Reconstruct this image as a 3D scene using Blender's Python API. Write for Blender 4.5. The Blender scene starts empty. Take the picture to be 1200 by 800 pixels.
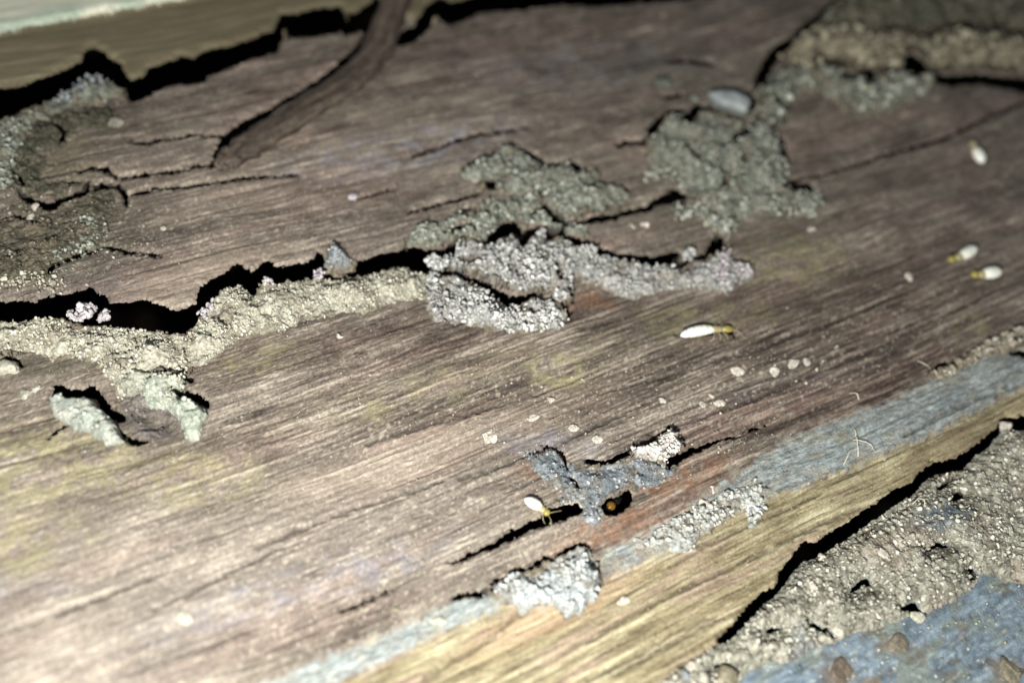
import bpy, math
import numpy as np
from mathutils import Matrix, Vector

C = bpy.context.scene.collection
scn = bpy.context.scene
MM = 0.001
rng = np.random.default_rng(7)

# ------------------------------------------------------------------ camera
FPX = 1000.0
DIST = 83.0                                   # mm from lens to the wood
CAM_D1 = np.array([2500.0, 850.0, -FPX])      # grain direction seen from the camera
CAM_E = np.array([1.0, -0.225, 0.0])          # direction of the wood plane's horizon
Xc = CAM_D1 / np.linalg.norm(CAM_D1)
Zc = np.cross(CAM_D1, CAM_E); Zc /= np.linalg.norm(Zc)
if Zc[1] < 0: Zc = -Zc
Yc = np.cross(Zc, Xc)
RW = np.array([Xc, Yc, Zc])                   # camera axes -> world axes
CAMP = DIST * (RW @ np.array([0, 0, 1.0]))    # mm

cam_d = bpy.data.cameras.new('camera')
cam = bpy.data.objects.new('camera', cam_d); C.objects.link(cam)
m = Matrix([[RW[i][j] for j in range(3)] + [CAMP[i] * MM] for i in range(3)] + [[0, 0, 0, 1]])
cam.matrix_world = m
cam_d.sensor_width = 36.0
cam_d.lens = FPX / 1200.0 * 36.0
cam_d.clip_start = 0.002; cam_d.clip_end = 5.0
cam_d.dof.use_dof = True
cam_d.dof.focus_distance = 0.0780
cam_d.dof.aperture_fstop = 12.5
scn.camera = cam

# ------------------------------------------------------------------ light
world = bpy.data.worlds.new('World'); scn.world = world
world.use_nodes = True
bg = world.node_tree.nodes['Background']
bg.inputs['Color'].default_value = (0.80, 0.9, 1.0, 1)
bg.inputs['Strength'].default_value = 0.16
scn.view_settings.view_transform = 'Standard'
scn.view_settings.look = 'None'
scn.view_settings.gamma = 1.0
scn.view_settings.exposure = 0.0
FL = CAMP + RW @ np.array([-11.0, -21.0, 7.0])
ld = bpy.data.lights.new('flash_lamp', 'POINT'); ld.energy = 0.76; ld.shadow_soft_size = 0.0028
ld.color = (1.0, 1.0, 0.965)
lo = bpy.data.objects.new('flash_lamp', ld); C.objects.link(lo); lo.location = FL * MM

# ------------------------------------------------------------------ projection helpers
def w2p(x, y, z=0.0):
    x = np.asarray(x, float); y = np.asarray(y, float)
    dx = x - CAMP[0]; dy = y - CAMP[1]; dz = (z - CAMP[2]) + 0 * x
    cx = RW[0][0]*dx + RW[1][0]*dy + RW[2][0]*dz
    cy = RW[0][1]*dx + RW[1][1]*dy + RW[2][1]*dz
    cz = -(RW[0][2]*dx + RW[1][2]*dy + RW[2][2]*dz)
    cz = np.maximum(cz, 20.0)
    return 600 + FPX*cx/cz, 400 - FPX*cy/cz
def p2w(u, v, z=0.0):
    u = np.asarray(u, float); v = np.asarray(v, float)
    c = np.stack([(u-600)/FPX, -(v-400)/FPX, -np.ones_like(u)], -1)
    d = c @ RW.T
    t = (z - CAMP[2]) / d[..., 2]
    return CAMP[0] + d[..., 0]*t, CAMP[1] + d[..., 1]*t

# ------------------------------------------------------------------ noise
def _h(ix, iy, seed):
    h = (ix.astype(np.int64)*374761393 + iy.astype(np.int64)*668265263 + seed*1442695041) & 0xffffffff
    h = ((h ^ (h >> 13)) * 1274126177) & 0xffffffff
    h = ((h ^ (h >> 16)) * 2246822519) & 0xffffffff
    return ((h ^ (h >> 15)) & 0xffff) / 65535.0
def pn(x, y, seed=0):
    x = np.asarray(x, float); y = np.asarray(y, float)
    ix = np.floor(x); iy = np.floor(y); fx = x-ix; fy = y-iy
    def g(a, b, px, py):
        t = _h(ix+a, iy+b, seed)*2*np.pi
        return np.cos(t)*px + np.sin(t)*py
    sx = fx*fx*fx*(fx*(fx*6-15)+10); sy = fy*fy*fy*(fy*(fy*6-15)+10)
    a = g(0, 0, fx, fy); b = g(1, 0, fx-1, fy); c = g(0, 1, fx, fy-1); d = g(1, 1, fx-1, fy-1)
    return ((a*(1-sx)+b*sx)*(1-sy) + (c*(1-sx)+d*sx)*sy) * 1.5
def fbm(x, y, o=3, seed=0):
    s = 0; a = 1; t = 0
    for i in range(o):
        s = s + a*pn(x*2**i, y*2**i, seed+i*17); t += a; a *= 0.55
    return s / t * 1.25
def worley(x, y, seed=0):
    ix = np.floor(x); iy = np.floor(y)
    f1 = np.full(np.shape(x), 9.0); f2 = f1.copy(); cr = np.zeros(np.shape(x))
    for a in (-1, 0, 1):
        for b in (-1, 0, 1):
            px = ix+a+_h(ix+a, iy+b, seed); py = iy+b+_h(ix+a, iy+b, seed+5)
            d = np.hypot(x-px, y-py); r = _h(ix+a, iy+b, seed+9)
            n = d < f1
            f2 = np.where(n, f1, np.minimum(f2, d)); cr = np.where(n, r, cr); f1 = np.where(n, d, f1)
    return f1, f2, cr
def ss(a, b, x):
    t = np.clip((x-a)/(b-a), 0, 1); return t*t*(3-2*t)

# ------------------------------------------------------------------ layout fields (maps over the wood plane)
MG = 220; FW = 1200+2*MG; FH = 800+2*MG
def seg_field(F, pts, default_w=3):
    P = [(p[0], p[1], (p[2] if len(p) > 2 else default_w)/2) for p in pts]
    for (x0, y0, r0), (x1, y1, r1) in zip(P[:-1], P[1:]):
        b = 34
        ux0 = int(max(0, min(x0, x1)-b+MG)); ux1 = int(min(FW, max(x0, x1)+b+MG))
        vy0 = int(max(0, min(y0, y1)-b+MG)); vy1 = int(min(FH, max(y0, y1)+b+MG))
        if ux1 <= ux0 or vy1 <= vy0: continue
        X, Y = np.meshgrid(np.arange(ux0, ux1)-MG, np.arange(vy0, vy1)-MG)
        dx, dy = x1-x0, y1-y0; L = dx*dx+dy*dy+1e-9
        t = np.clip(((X-x0)*dx+(Y-y0)*dy)/L, 0, 1)
        d = np.hypot(X-x0-t*dx, Y-y0-t*dy) - (r0+(r1-r0)*t)
        F[vy0:vy1, ux0:ux1] = np.minimum(F[vy0:vy1, ux0:ux1], d)
def poly_sdf(X, Y, P):
    P = np.asarray(P, float); d = np.full(X.shape, 1e9); ins = np.zeros(X.shape, bool)
    for i in range(len(P)):
        x0, y0 = P[i]; x1, y1 = P[(i+1) % len(P)]
        dx, dy = x1-x0, y1-y0; L = dx*dx+dy*dy+1e-9
        t = np.clip(((X-x0)*dx+(Y-y0)*dy)/L, 0, 1)
        d = np.minimum(d, (X-x0-t*dx)**2+(Y-y0-t*dy)**2)
        c = ((y0 > Y) != (y1 > Y)) & (X < dx*(Y-y0)/(dy+1e-12)+x0)
        ins ^= c
    d = np.sqrt(d)
    return np.where(ins, -d, d)
def poly_field(F, P, b=34):
    P = [(p[0], p[1]) for p in P]
    xs = [p[0] for p in P]; ys = [p[1] for p in P]
    ux0 = int(max(0, min(xs)-b+MG)); ux1 = int(min(FW, max(xs)+b+MG))
    vy0 = int(max(0, min(ys)-b+MG)); vy1 = int(min(FH, max(ys)+b+MG))
    X, Y = np.meshgrid(np.arange(ux0, ux1)-MG, np.arange(vy0, vy1)-MG)
    F[vy0:vy1, ux0:ux1] = np.minimum(F[vy0:vy1, ux0:ux1], poly_sdf(X, Y, P))
def new_field(v=30.0): return np.full((FH, FW), v)
def samp(F, u, v):
    a = np.clip(np.asarray(u)+MG, 0, FW-1.001); b = np.clip(np.asarray(v)+MG, 0, FH-1.001)
    i = a.astype(int); j = b.astype(int); fx = a-i; fy = b-j
    return (F[j, i]*(1-fx)+F[j, i+1]*fx)*(1-fy) + (F[j+1, i]*(1-fx)+F[j+1, i+1]*fx)*fy

C1U = [(-220,165),(-60,128),(0,115),(25,113),(50,103),(75,93),(98,82),(104,70),(112,65),(122,70),(135,80),(146,87),(150,98),(155,102),(170,97),(175,88),(190,83),(205,78),(215,73),(230,77),(238,68),(255,64),(270,63),(285,56),(300,52),(322,44),(330,27),(350,25),(375,20),(400,19),(405,27),(420,24),(432,16),(440,6),(455,20),(470,38),(488,33),(500,18),(512,8),(530,14),(550,8),(568,2),(600,0),(640,-4),(700,-5),(740,-8),(800,-14),(860,-20),(1000,-60),(1420,-180)]
C1L = [(-220,190),(-60,152),(0,139),(15,137),(30,128),(50,122),(65,116),(80,107),(100,93),(115,88),(130,98),(147,104),(152,117),(165,115),(180,105),(200,97),(210,95),(222,97),(238,93),(245,84),(265,78),(280,72),(300,65),(322,58),(332,42),(350,42),(375,39),(400,37),(407,42),(420,36),(440,40),(455,55),(475,57),(488,50),(500,38),(510,27),(530,33),(545,28),(560,20),(580,17),(615,15),(650,10),(700,8),(750,5),(800,1),(860,-8),(1000,-45),(1420,-165)]
C2U = [(-220,350),(-60,352),(0,354),(20,355),(45,358),(55,350),(80,347),(95,343),(107,338),(112,345),(125,350),(130,357),(150,357),(172,355),(190,360),(204,367),(215,363),(230,358),(232,345),(240,335),(255,327),(270,317),(280,312),(290,318),(297,322),(305,312),(315,306),(322,315),(335,313),(350,310),(368,305),(371,296),(378,299),(385,308),(400,313),(415,311),(422,305),(450,297),(470,293),(482,288),(500,292),(520,290),(535,287)]
C2L = [(-220,380),(-60,380),(0,377),(30,378),(50,375),(75,376),(100,379),(115,380),(135,385),(155,387),(180,388),(200,392),(206,395),(218,392),(228,384),(235,370),(245,358),(255,348),(265,340),(280,335),(290,343),(297,347),(303,338),(315,330),(325,335),(345,332),(370,325),(377,322),(395,328),(410,325),(425,323),(445,318),(465,312),(480,312),(497,319),(512,326),(522,315),(535,300)]
C3 = [(845,748,5),(860,738,11),(880,715,13),(895,700,11),(915,685,9),(922,672,14),(935,655,12),(945,642,16),(960,640,13),(975,630,15),(1000,615,14),(1025,598,12),(1050,580,14),(1075,567,11),(1090,550,12),(1105,542,9),(1120,540,9),(1135,535,12),(1150,522,9),(1165,510,10),(1175,500,8),(1180,491,7),(1200,491,10),(1240,495,12),(1420,520,14)]
CRK = new_field()
for P in (C1U + C1L[::-1], C2U + C2L[::-1]): poly_field(CRK, P)
LINES = [C3,
 [(985,-6,6),(965,18,6),(947,36,12),(930,50,10),(912,60,14),(900,75,12),(892,95,13),(890,106,8)],
 [(515,322,12),(530,320,12),(545,325,12),(560,331,13),(575,341,14),(590,350,15),(605,354,14),(616,349,12),(626,344,7)],
 [(530,288,10),(545,280,4)], [(522,276,5),(535,272,9),(550,270,9),(559,273,4)], [(539,310,8),(552,308,9),(566,304,7)],
 [(572,290,10),(580,280,14),(592,272,16),(603,266,9)], [(608,272,8),(612,284,9),(616,292,4)],
 [(620,275,12),(635,271,14),(655,277,13),(670,282,13),(690,289,13),(705,295,13),(725,302,12),(745,304,13),(765,305,13),(785,299,9),(793,296,6)],
 [(765,306,10),(785,306,8),(800,309,7),(815,302,5),(828,299,6)],
 [(836,291,14),(842,284,16)], [(846,297,6),(856,303,4),(868,311,3),(880,314,3)],
 [(625,255,5),(638,250,9),(650,258,8),(662,264,8),(672,263,5),(685,261,4)], [(690,258,4),(704,256,5),(720,254,5),(728,250,3)], [(728,250,3),(745,247,3),(760,243,5),(772,236,6),(790,230,11),(800,229,7),(812,236,4)],
 [(545,199,3),(552,194,4),(562,188,4)], [(575,184,3),(590,178,5),(605,177,6),(616,184,7),(628,193,7),(636,196,4)], [(640,200,6),(655,200,7),(670,199,7),(684,207,6)], [(690,217,3),(710,221,5),(733,225,5)],  # slits along the green patch's upper edge, cut for its outline shadow
 [(573,219,8),(590,220,5)], [(627,234,3),(635,232,4)],
 [(652,317,6),(656,325,9)], [(667,338,5),(669,347,6)], [(660,356,6),(668,362,6),(664,370,4)],
 [(58,217,2.2),(80,215,3),(95,214,2)], [(137,210,2),(165,206,3.4),(200,202,2.6),(225,197,3),(250,193,2.2)],
 [(153,230,2),(165,226,3.5),(182,222,3),(210,220,2.6),(250,216,3),(290,210,2.6),(350,206,1.8)],
 [(155,167,2),(178,167,3),(200,162,2),(230,158,2.5),(262,160,2.5)],
 [(22,225,5),(35,235,6),(50,240,7),(60,243,7),(68,236,6),(85,230,6),(100,224,7),(104,214,5)], [(112,220,8),(128,218,7),(141,219,6),(146,228,4),(150,242,3)],
 [(94,203,5),(100,200,3),(112,199,3),(125,200,4),(136,207,2)],
 [(-20,262,4),(0,258,3),(10,254,2)], [(18,252,3),(30,257,4),(45,265,3)], [(58,325,3),(66,314,5),(80,308,5),(95,302,5),(112,298,3.5)], [(112,297,2.5),(124,293,3.5),(135,296,4),(142,295,3),(150,302,3.5),(168,302,2),(190,304,2)],
 [(472,188,1),(500,178,1.8),(540,165,1.6),(580,157,1.8),(622,152,1)], [(480,250,1.5),(520,240,2.5),(565,228,2)], [(560,250,1.5),(540,246,2)], [(420,232,1.5),(460,222,2)],
 [(920,212,1),(980,200,1.5),(1040,180,2.2),(1110,160,2.2),(1150,140,1.6),(1200,120,1.6),(1280,95,1)],
 [(528,657,1.5),(545,651,4),(575,638,5),(600,626,8),(625,614,9),(650,604,13),(668,598,14),(677,595,10)],
 [(640,604,4),(645,598,5),(660,594,6),(676,591,8)],
 [(398,714,1),(430,700,2),(465,684,1.2)], [(530,700,2),(545,692,5),(562,692,6),(576,689,6)], [(579,680,6),(588,677,7)], [(602,668,5),(612,667,7),(622,666,6),(632,657,6),(641,653,7),(648,658,4)], [(655,650,5),(668,642,6),(680,638,8),(688,640,4)], [(690,655,6),(695,666,3)],
 [(688,538,4),(705,542,7),(718,540,6),(730,533,7),(738,528,3)], [(742,526,4),(752,525,5),(763,521,5),(768,511,4),(778,507,5),(785,500,7),(789,506,5)],
 [(640,521,3),(652,524,6),(660,534,6),(666,547,3)], [(668,560,3),(680,572,4)],
 [(782,544,11),(792,538,9),(806,530,7),(825,523,3),(860,511,2),(900,497,1)],
 [(62,462,9),(67,452,12),(80,459,12),(95,461,11),(107,457,13),(117,464,8),(123,478,9),(134,484,10),(142,490,8)], [(143,508,4),(153,516,5),(165,518,3.5),(174,516,2)],
 [(185,442,3),(197,439,4),(208,438,4),(214,437,6)], [(217,443,5),(225,445,4)], [(205,460,6),(218,463,9),(230,467,9),(242,474,7)], [(56,512,1.5),(64,505,3),(74,497,3.5)], [(-10,424,4),(5,418,4),(16,418,4),(25,425,2)],
 [(755,172,3),(762,160,8),(772,146,6),(783,138,7),(798,137,6)], [(798,150,7),(808,143,8),(816,133,10),(830,134,8),(838,139,5)], [(842,119,5),(860,122,6),(878,126,9),(883,119,8)], [(861,165,9),(870,164,8)], [(872,156,5),(888,149,5)], [(903,154,7),(913,165,8),(919,182,8),(918,190,4)], [(920,218,9),(932,222,14),(946,223,12)], [(868,193,6),(871,197,5)],
 [(722,176,2),(740,171,3),(755,172,3)], [(780,72,1.5),(800,70,3),(835,76,2)], [(775,117,2),(795,115,4)],
 [(1030,42,3),(1060,42,5),(1080,44,8),(1105,44,9),(1120,33,7)], [(1125,44,6),(1145,42,10),(1165,38,11),(1185,48,9),(1210,55,10),(1280,60,10)],
 [(1055,70,10),(1068,74,14),(1076,80,13)], [(1040,90,5),(1060,92,5),(1075,88,8)], [(950,76,4),(970,80,10),(980,84,6)], [(985,92,8),(1000,98,12),(1018,92,9),(1022,84,6)],
 [(250,196,6),(256,179,10),(267,163,12),(288,148,12),(318,132,12),(353,111,12),(383,92,11),(404,73,9),(420,55,7),(430,35,5)],  # gap cut along the splinter's upper-left side as its dark shadow
 [(797,388,2),(815,383,5),(840,386,5),(855,383,5),(862,391,3)],  # slot along the lying termite's upper side stands in for its shadow
 [(1092,432,2),(1108,424,6),(1120,428,2)], [(1186,412,5),(1210,416,5),(1280,400,5)],
 [(846,783,2),(845,777,3),(852,776,4),(862,783,4),(867,790,3)],
 [(985,742,2),(975,730,3),(971,745,2)],[(1065,708,2),(1075,706,7),(1080,711,10),(1076,715,5)], [(1146,663,6),(1148,670,8)], [(1005,687,2),(1012,681,4),(1022,674,5),(1028,680,2)], [(1110,565,3),(1122,554,4),(1132,548,2)], [(960,727,4),(968,732,3)], [(715,0,8)],
 [(1128,576,7),(1136,572,7)]]
LINES += [[(905,737,2),(914,730,4),(921,731,2)], [(1095,640,1.5),(1106,632,4),(1116,634,2)], [(955,74,8),(968,80,14),(985,92,15),(1005,100,15),(1022,92,11)], [(1058,72,12),(1070,82,17),(1085,92,12),(1112,97,9),(1150,95,9),(1200,100,11),(1420,116,12)],  # last gap here shapes the shadow under the mud tube's overhang
 [(1040,42,6),(1075,45,10),(1110,44,12),(1122,34,8)], [(1128,44,9),(1160,38,14),(1185,47,12),(1212,56,13)], [(905,128,5),(915,140,6)], [(845,205,5),(850,214,6),(846,222,4)], [(800,180,4),(812,192,5)], [(70,150,5),(78,158,7),(72,170,5)], [(20,205,4),(28,218,6)]]
for L in LINES:
    mu_ = sum(p[0] for p in L)/len(L); mv_ = sum(p[1] for p in L)/len(L)
    k_ = 1.35 if (mv_ < 262 and mu_ > 500 and mv_ > 60) else 1.0
    if len(L) > 1: seg_field(CRK, [(p[0], p[1], p[2]*k_) for p in L])
poly_field(CRK, [(706,592),(712,583),(727,580),(735,571),(741,574),(741,586),(734,595),(722,603),(710,602)])

CRK -= 0.5
GRV = new_field()
for L in [[(690,750,1),(735,722,3),(780,698,2.5),(850,668,2),(900,640,1)], [(690,795,2),(740,770,4),(790,742,3),(840,720,1)], [(880,655,1.5),(930,628,3.5),(985,603,2),(1010,595,1)], [(1060,510,1.5),(1120,478,3),(1180,455,1.5)], [(620,705,1),(600,725,2),(560,755,2),(500,790,2)], [(820,640,1),(900,605,3),(960,578,1)], [(720,790,1),(800,745,2.5),(850,722,1)], [(300,640,1),(400,600,3),(520,560,1)], [(180,715,1),(230,690,4),(330,640,1)], [(540,560,1),(650,520,3),(760,470,1)], [(20,735,1),(110,705,4),(190,670,1)], [(150,790,1),(230,760,4),(300,735,1)],[(700,460,1),(850,420,2.5),(960,385,2.5),(1080,335,1)],[(760,510,1),(880,470,2.5),(1010,415,2),(1150,350,1)],[(430,520,1),(560,480,2),(640,455,1)]]: seg_field(GRV, L)
def REG(P):
    F = new_field(40.0); poly_field(F, P, 60); return F
far = 1600
TOPB = REG([(-220,177)] + [((a[0]+b[0])/2, (a[1]+b[1])/2) for a, b in zip(C1U[1:-1], C1L[1:-1])] + [(1420,-172),(1420,-400),(-220,-400)])
ABV2 = REG([(-220,-210),(1420,-210),(1420,250),(1000,285),(880,314),(860,306),(846,297),(842,288),(830,298),(800,309),(765,306),(725,302),(690,289),(655,277),(620,275),(592,275),(572,290),(530,290),(500,304),(450,308),(410,318),(370,314),(320,324),(280,325),(245,345),(228,372),(206,382),(150,372),(100,365),(50,366),(-220,365)])
BR = REG([(600,900),(700,835),(770,798),(800,774),(845,748)] + [(p[0], p[1]) for p in C3[1:]] + [(1420,1020),(500,1020)])
BANDP = [(100,905),(230,830),(330,792),(400,762),(480,728),(530,703),(580,690),(640,665),(700,650),(740,635),(800,600),(850,570),(885,537),(960,500),(1040,470),(1100,440),(1150,423),(1200,402),(1420,300),(1420,350),(1200,452),(1140,482),(1100,506),(1030,532),(960,562),(895,585),(840,612),(780,645),(720,672),(650,705),(590,707),(520,737),(450,772),(385,800),(250,870),(150,930)]
BAND = REG(BANDP)
STRIP = REG([(150,930),(250,870),(385,800),(450,772),(520,737),(590,707),(650,705),(720,672),(780,645),(840,612),(895,585),(960,562),(1030,532),(1100,506),(1140,482),(1200,452),(1420,350),(1420,1020),(100,1020)])
EDGE = REG([(-220,112),(-60,72),(0,57),(60,46),(140,30),(200,18),(280,0),(500,-50),(500,-400),(-220,-400)])

def wuv(x, y, a=1.0):
    """layout coordinates with a ragged natural wobble"""
    u, v = w2p(x, y)
    k = a
    u = u + k*(2.0*pn(x*0.9, y*0.9, 3) + 1.5*pn(x*2.3, y*2.3, 4) + 0.9*pn(x*5, y*5, 41))
    v = v + k*(2.0*pn(x*0.9, y*0.9, 5) + 1.5*pn(x*2.3, y*2.3, 6) + 0.9*pn(x*5, y*5, 42))
    return u, v
def cuv(x, y):
    u, v = wuv(x, y, 0.8)
    return u + 1.7*pn(x*3.3, y*3.3, 43), v + 2.2*pn(x*3.3, y*3.3, 44) + 1.2*pn(x*7, y*7, 45)
def crack(x, y):
    u, v = cuv(x, y)
    return samp(CRK, u, v)

def blob(u, v, cx, cy, rx, ry, ang=0, soft=0.6):
    a = math.radians(ang); du = u-cx; dv = v-cy
    p = (du*math.cos(a)-dv*math.sin(a))/rx; q = (du*math.sin(a)+dv*math.cos(a))/ry
    return 1-ss(1-soft, 1+soft*0.6, np.sqrt(p*p+q*q))

# ------------------------------------------------------------------ height of the board (mm)
def grain_warp(x, y):
    return y + 1.3*pn(x*0.022, y*0.04, 11) + 0.22*pn(x*0.07, y*0.12, 12)
def board_z(x, y):
    u, v = wuv(x, y, 1.0)
    g = grain_warp(x, y)
    z = 0.75*pn(x*0.03, y*0.07, 20) + 0.22*pn(x*0.18, y*0.3, 21)
    fib = fbm(x*0.06, g*2.2, 3, 30)
    z += 0.075*fib - 0.16*ss(0.25, 0.7, fbm(x*0.04, g*1.1, 2, 33)) + 0.06*pn(x*1.3, y*3.2, 34) + 0.035*pn(x*3.3, y*4.2, 35)
    z += 0.11*hair(x, g) - 0.22*ss(3.0, -0.5, samp(GRV, u, v))
    strip = ss(1.0, -4.0, samp(STRIP, u, v))
    z += strip*(0.10*pn(x*0.1, g*1.7, 37)) - 0.25*strip
    z += 0.35*ss(4, -10, samp(ABV2, u, v)) 
    z -= 0.8*ss(1.0, 0.2, np.hypot((u-182)/34, (v-488)/30))
    c = crack(x, y)
    z -= 0.35*ss(4.0, 0.0, c)**2
    top = ss(1, -1, samp(TOPB, u, v))
    zt = 1.4 + 0.5*pn(x*0.03, y*0.06, 50) + 0.05*fbm(x*0.1, g*1.2, 2, 51) - 0.35*ss(6, 0, c) + 0.9*ss(3, -5, samp(EDGE, u, v))
    return z*(1-top) + zt*top

# ------------------------------------------------------------------ colours
def lin(c):
    c = np.asarray(c, float)/255.0
    return np.where(c <= 0.04045, c/12.92, ((c+0.055)/1.055)**2.4)
def mix(a, b, t):
    t = np.asarray(t)[..., None]; return a*(1-t) + b*t
def ramp(t, cols):
    cols = [lin(c) for c in cols]; n = len(cols)-1
    t = np.clip(t, 0, 1)*n; out = np.zeros(t.shape+(3,)) + cols[0]
    for i in range(n): out = mix(out, cols[i+1], np.clip(t-i, 0, 1))
    return out
def hair(x, g):
    a = ss(0.07, 0.0, np.abs(pn(x*0.045, g*1.3, 600)))*ss(-0.1, 0.4, pn(x*0.12, g*0.6, 601))
    b = ss(0.10, 0.0, np.abs(pn(x*0.07, g*2.4, 602)))*ss(-0.1, 0.4, pn(x*0.15, g*0.9, 603))
    c = ss(0.07, 0.0, np.abs(pn(x*0.04, g*1.0, 604)))*ss(0.0, 0.4, pn(x*0.10, g*0.5, 605))
    return 0.50*a+0.38*b-0.65*c
def wood_col(x, y):
    u, v = wuv(x, y, 2.0)
    g = grain_warp(x, y)
    zo = np.maximum.reduce([blob(u, v, 620, 420, 420, 70, 14), blob(u, v, 960, 430, 300, 120, 20), blob(u, v, 700, 560, 300, 60, 18)*0.7])
    ga = 0.30+0.72*zo
    s = 0.5 + ga*(0.20*fbm(x*0.03, g*0.6, 3, 60) + 0.34*fbm(x*0.07, g*2.2, 3, 61) + 0.42*pn(x*0.14, g*3.4, 64) + 0.34*pn(x*0.35, g*5.2, 62)) + 0.26*pn(x*3.0, y*4.0, 63) + 0.20*pn(x*5.5, y*6.0, 69)
    s = s + 0.22*fbm(x*0.5, y*0.8, 3, 68)*(1.1-zo)
    s = s + 0.25*fbm(x*0.10, g*0.35, 2, 65) + hair(x, g)
    col = ramp(s, [(66,58,52), (99,89,79), (127,116,104), (171,160,144)])
    pur = ss(0.0, 0.5, pn(x*0.05, g*0.35, 66)); col = mix(col, col*np.array([1.02, 0.95, 0.96]), pur)
    n2 = fbm(x*0.35, y*0.6, 3, 70); spk = fbm(x*1.4, y*2.0, 2, 71)
    # dark decayed zone beneath the long crack and towards the right
    dk = np.maximum.reduce([blob(u, v, 470, 395, 170, 30, 12), blob(u, v, 720, 365, 110, 26, 0), blob(u, v, 960, 370, 200, 60, 18), blob(u, v, 1010, 450, 170, 60, 20), blob(u, v, 700, 450, 170, 40, 15)*0.7])
    col = mix(col, col*np.array([0.56, 0.51, 0.50]), dk*(0.55+0.45*ss(-0.4, 0.4, n2)))
    dk2 = np.maximum.reduce([blob(u, v, 640, 50, 320, 60, 8)*0.55, blob(u, v, 1080, 230, 260, 90, 16)*0.1, blob(u, v, 80, 280, 130, 90, 0)*0.8, blob(u, v, 60, 170, 120, 60, 0)*0.9, blob(u, v, 950, 15, 130, 40, 0)*0.5])  # blobs at the top darken the wood colour in place of light falloff
    col = mix(col, col*np.array([0.66, 0.62, 0.62]), dk2)
    # lower left lightened in colour, partly for its bright veil; other paler worn zones
    lt = np.maximum.reduce([blob(u, v, 90, 720, 300, 120, 15), blob(u, v, 330, 640, 240, 80, 18)*0.8, blob(u, v, 520, 600, 200, 80, 18)*0.5])
    col = mix(col, mix(col, lin((208,196,182))+0*col, np.full(lt.shape, 0.55)), lt*0.26)
    lt2 = np.maximum.reduce([blob(u, v, 500, 530, 220, 30, 18), blob(u, v, 240, 330, 120, 30, 12), blob(u, v, 300, 200, 250, 60, 8)*0.5])
    col = mix(col, lin((170,152,134))+0*col, lt2*0.30)
    # yellow lichen-like stains
    ye = np.maximum.reduce([blob(u, v, 60, 545, 130, 60, 5), blob(u, v, 110, 515, 60, 25, -30), blob(u, v, 20, 640, 90, 40, 10), blob(u, v, 230, 560, 90, 40, 0)*0.8, blob(u, v, 300, 425, 60, 20, 12)*0.8, blob(u, v, 650, 432, 50, 28, 0), blob(u, v, 490, 455, 90, 22, 12)*0.6, blob(u, v, 925, 305, 75, 32, 0)*0.9, blob(u, v, 820, 375, 90, 28, 5)*0.7, blob(u, v, 1135, 385, 22, 20, 0), blob(u, v, 440, 480, 16, 26, 0)*0.9, blob(u, v, 75, 180, 45, 35, 0)*0.6, blob(u, v, 560, 440, 260, 30, 14)*0.35])
    m_ = ye*ss(-0.35, 0.35, n2+0.5*spk)
    col = mix(col, lin((160,152,112))*(0.55+0.45*np.clip(s, 0, 1.2))[..., None], m_*0.62)
    # lilac-grey and blue-grey weathering
    lg = np.maximum.reduce([blob(u, v, 470, 180, 150, 25, 10), blob(u, v, 330, 690, 200, 22, 20), blob(u, v, 700, 80, 150, 30, 5)*0.6, blob(u, v, 640, 520, 70, 22, -10), blob(u, v, 110, 350, 60, 60, 0)*0.3, blob(u, v, 450, 665, 90, 16, 22), blob(u, v, 900, 470, 120, 25, 18)*0.35, blob(u, v, 30, 690, 60, 16, 5)*0.6])
    col = mix(col, lin((138,136,144))*(0.6+0.5*np.clip(s, 0, 1))[..., None], lg*ss(-0.4, 0.5, n2)*0.6)
    # red-brown and orange rot
    rb = np.maximum.reduce([blob(u, v, 720, 620, 80, 22, 18), blob(u, v, 800, 560, 70, 22, 18), blob(u, v, 640, 550, 40, 26, 0)*0.6, blob(u, v, 930, 580, 40, 10, 25), blob(u, v, 690, 350, 40, 14, 0)*0.8, blob(u, v, 640, 720, 120, 16, 25)*0.8, blob(u, v, 900, 480, 120, 20, 18)*0.4])
    col = mix(col, lin((150,108,80))*(0.5+0.55*np.clip(s, 0, 1))[..., None], rb*ss(-0.5, 0.3, n2)*0.6)
    # dull mud film
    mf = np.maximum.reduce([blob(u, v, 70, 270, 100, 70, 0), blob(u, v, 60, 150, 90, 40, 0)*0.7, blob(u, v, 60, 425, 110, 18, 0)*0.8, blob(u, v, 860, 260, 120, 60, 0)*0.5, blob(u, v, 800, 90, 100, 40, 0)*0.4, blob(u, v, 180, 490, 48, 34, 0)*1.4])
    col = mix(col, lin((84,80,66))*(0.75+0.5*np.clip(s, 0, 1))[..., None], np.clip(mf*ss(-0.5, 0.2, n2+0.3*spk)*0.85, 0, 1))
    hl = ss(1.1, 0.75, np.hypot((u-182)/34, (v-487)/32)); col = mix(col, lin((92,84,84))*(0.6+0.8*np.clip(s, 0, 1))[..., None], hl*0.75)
    # pale dust specks rubbed into the grain
    f1, f2, cr = worley(x*0.9, y*0.9, 80)
    sp = ss(0.20, 0.08, f1+0.14*spk)*(cr > 0.72)
    lo_ = np.maximum.reduce([blob(u, v, 930, 430, 260, 60, 18), blob(u, v, 600, 480, 300, 60, 15), blob(u, v, 300, 700, 500, 120, 18), blob(u, v, 200, 250, 300, 90, 8)*0.8, np.full(u.shape, 0.25)])
    col = mix(col, lin((190,180,160))+0*col, sp*lo_*0.55)
    f1, f2, cr = worley(x*2.6, y*2.6, 84)
    sp = ss(0.28, 0.10, f1)*(cr > 0.80)
    col = mix(col, lin((205,196,178))+0*col, sp*lo_*0.6)
    # film of pale soil smeared under the crack rim
    return col
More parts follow.
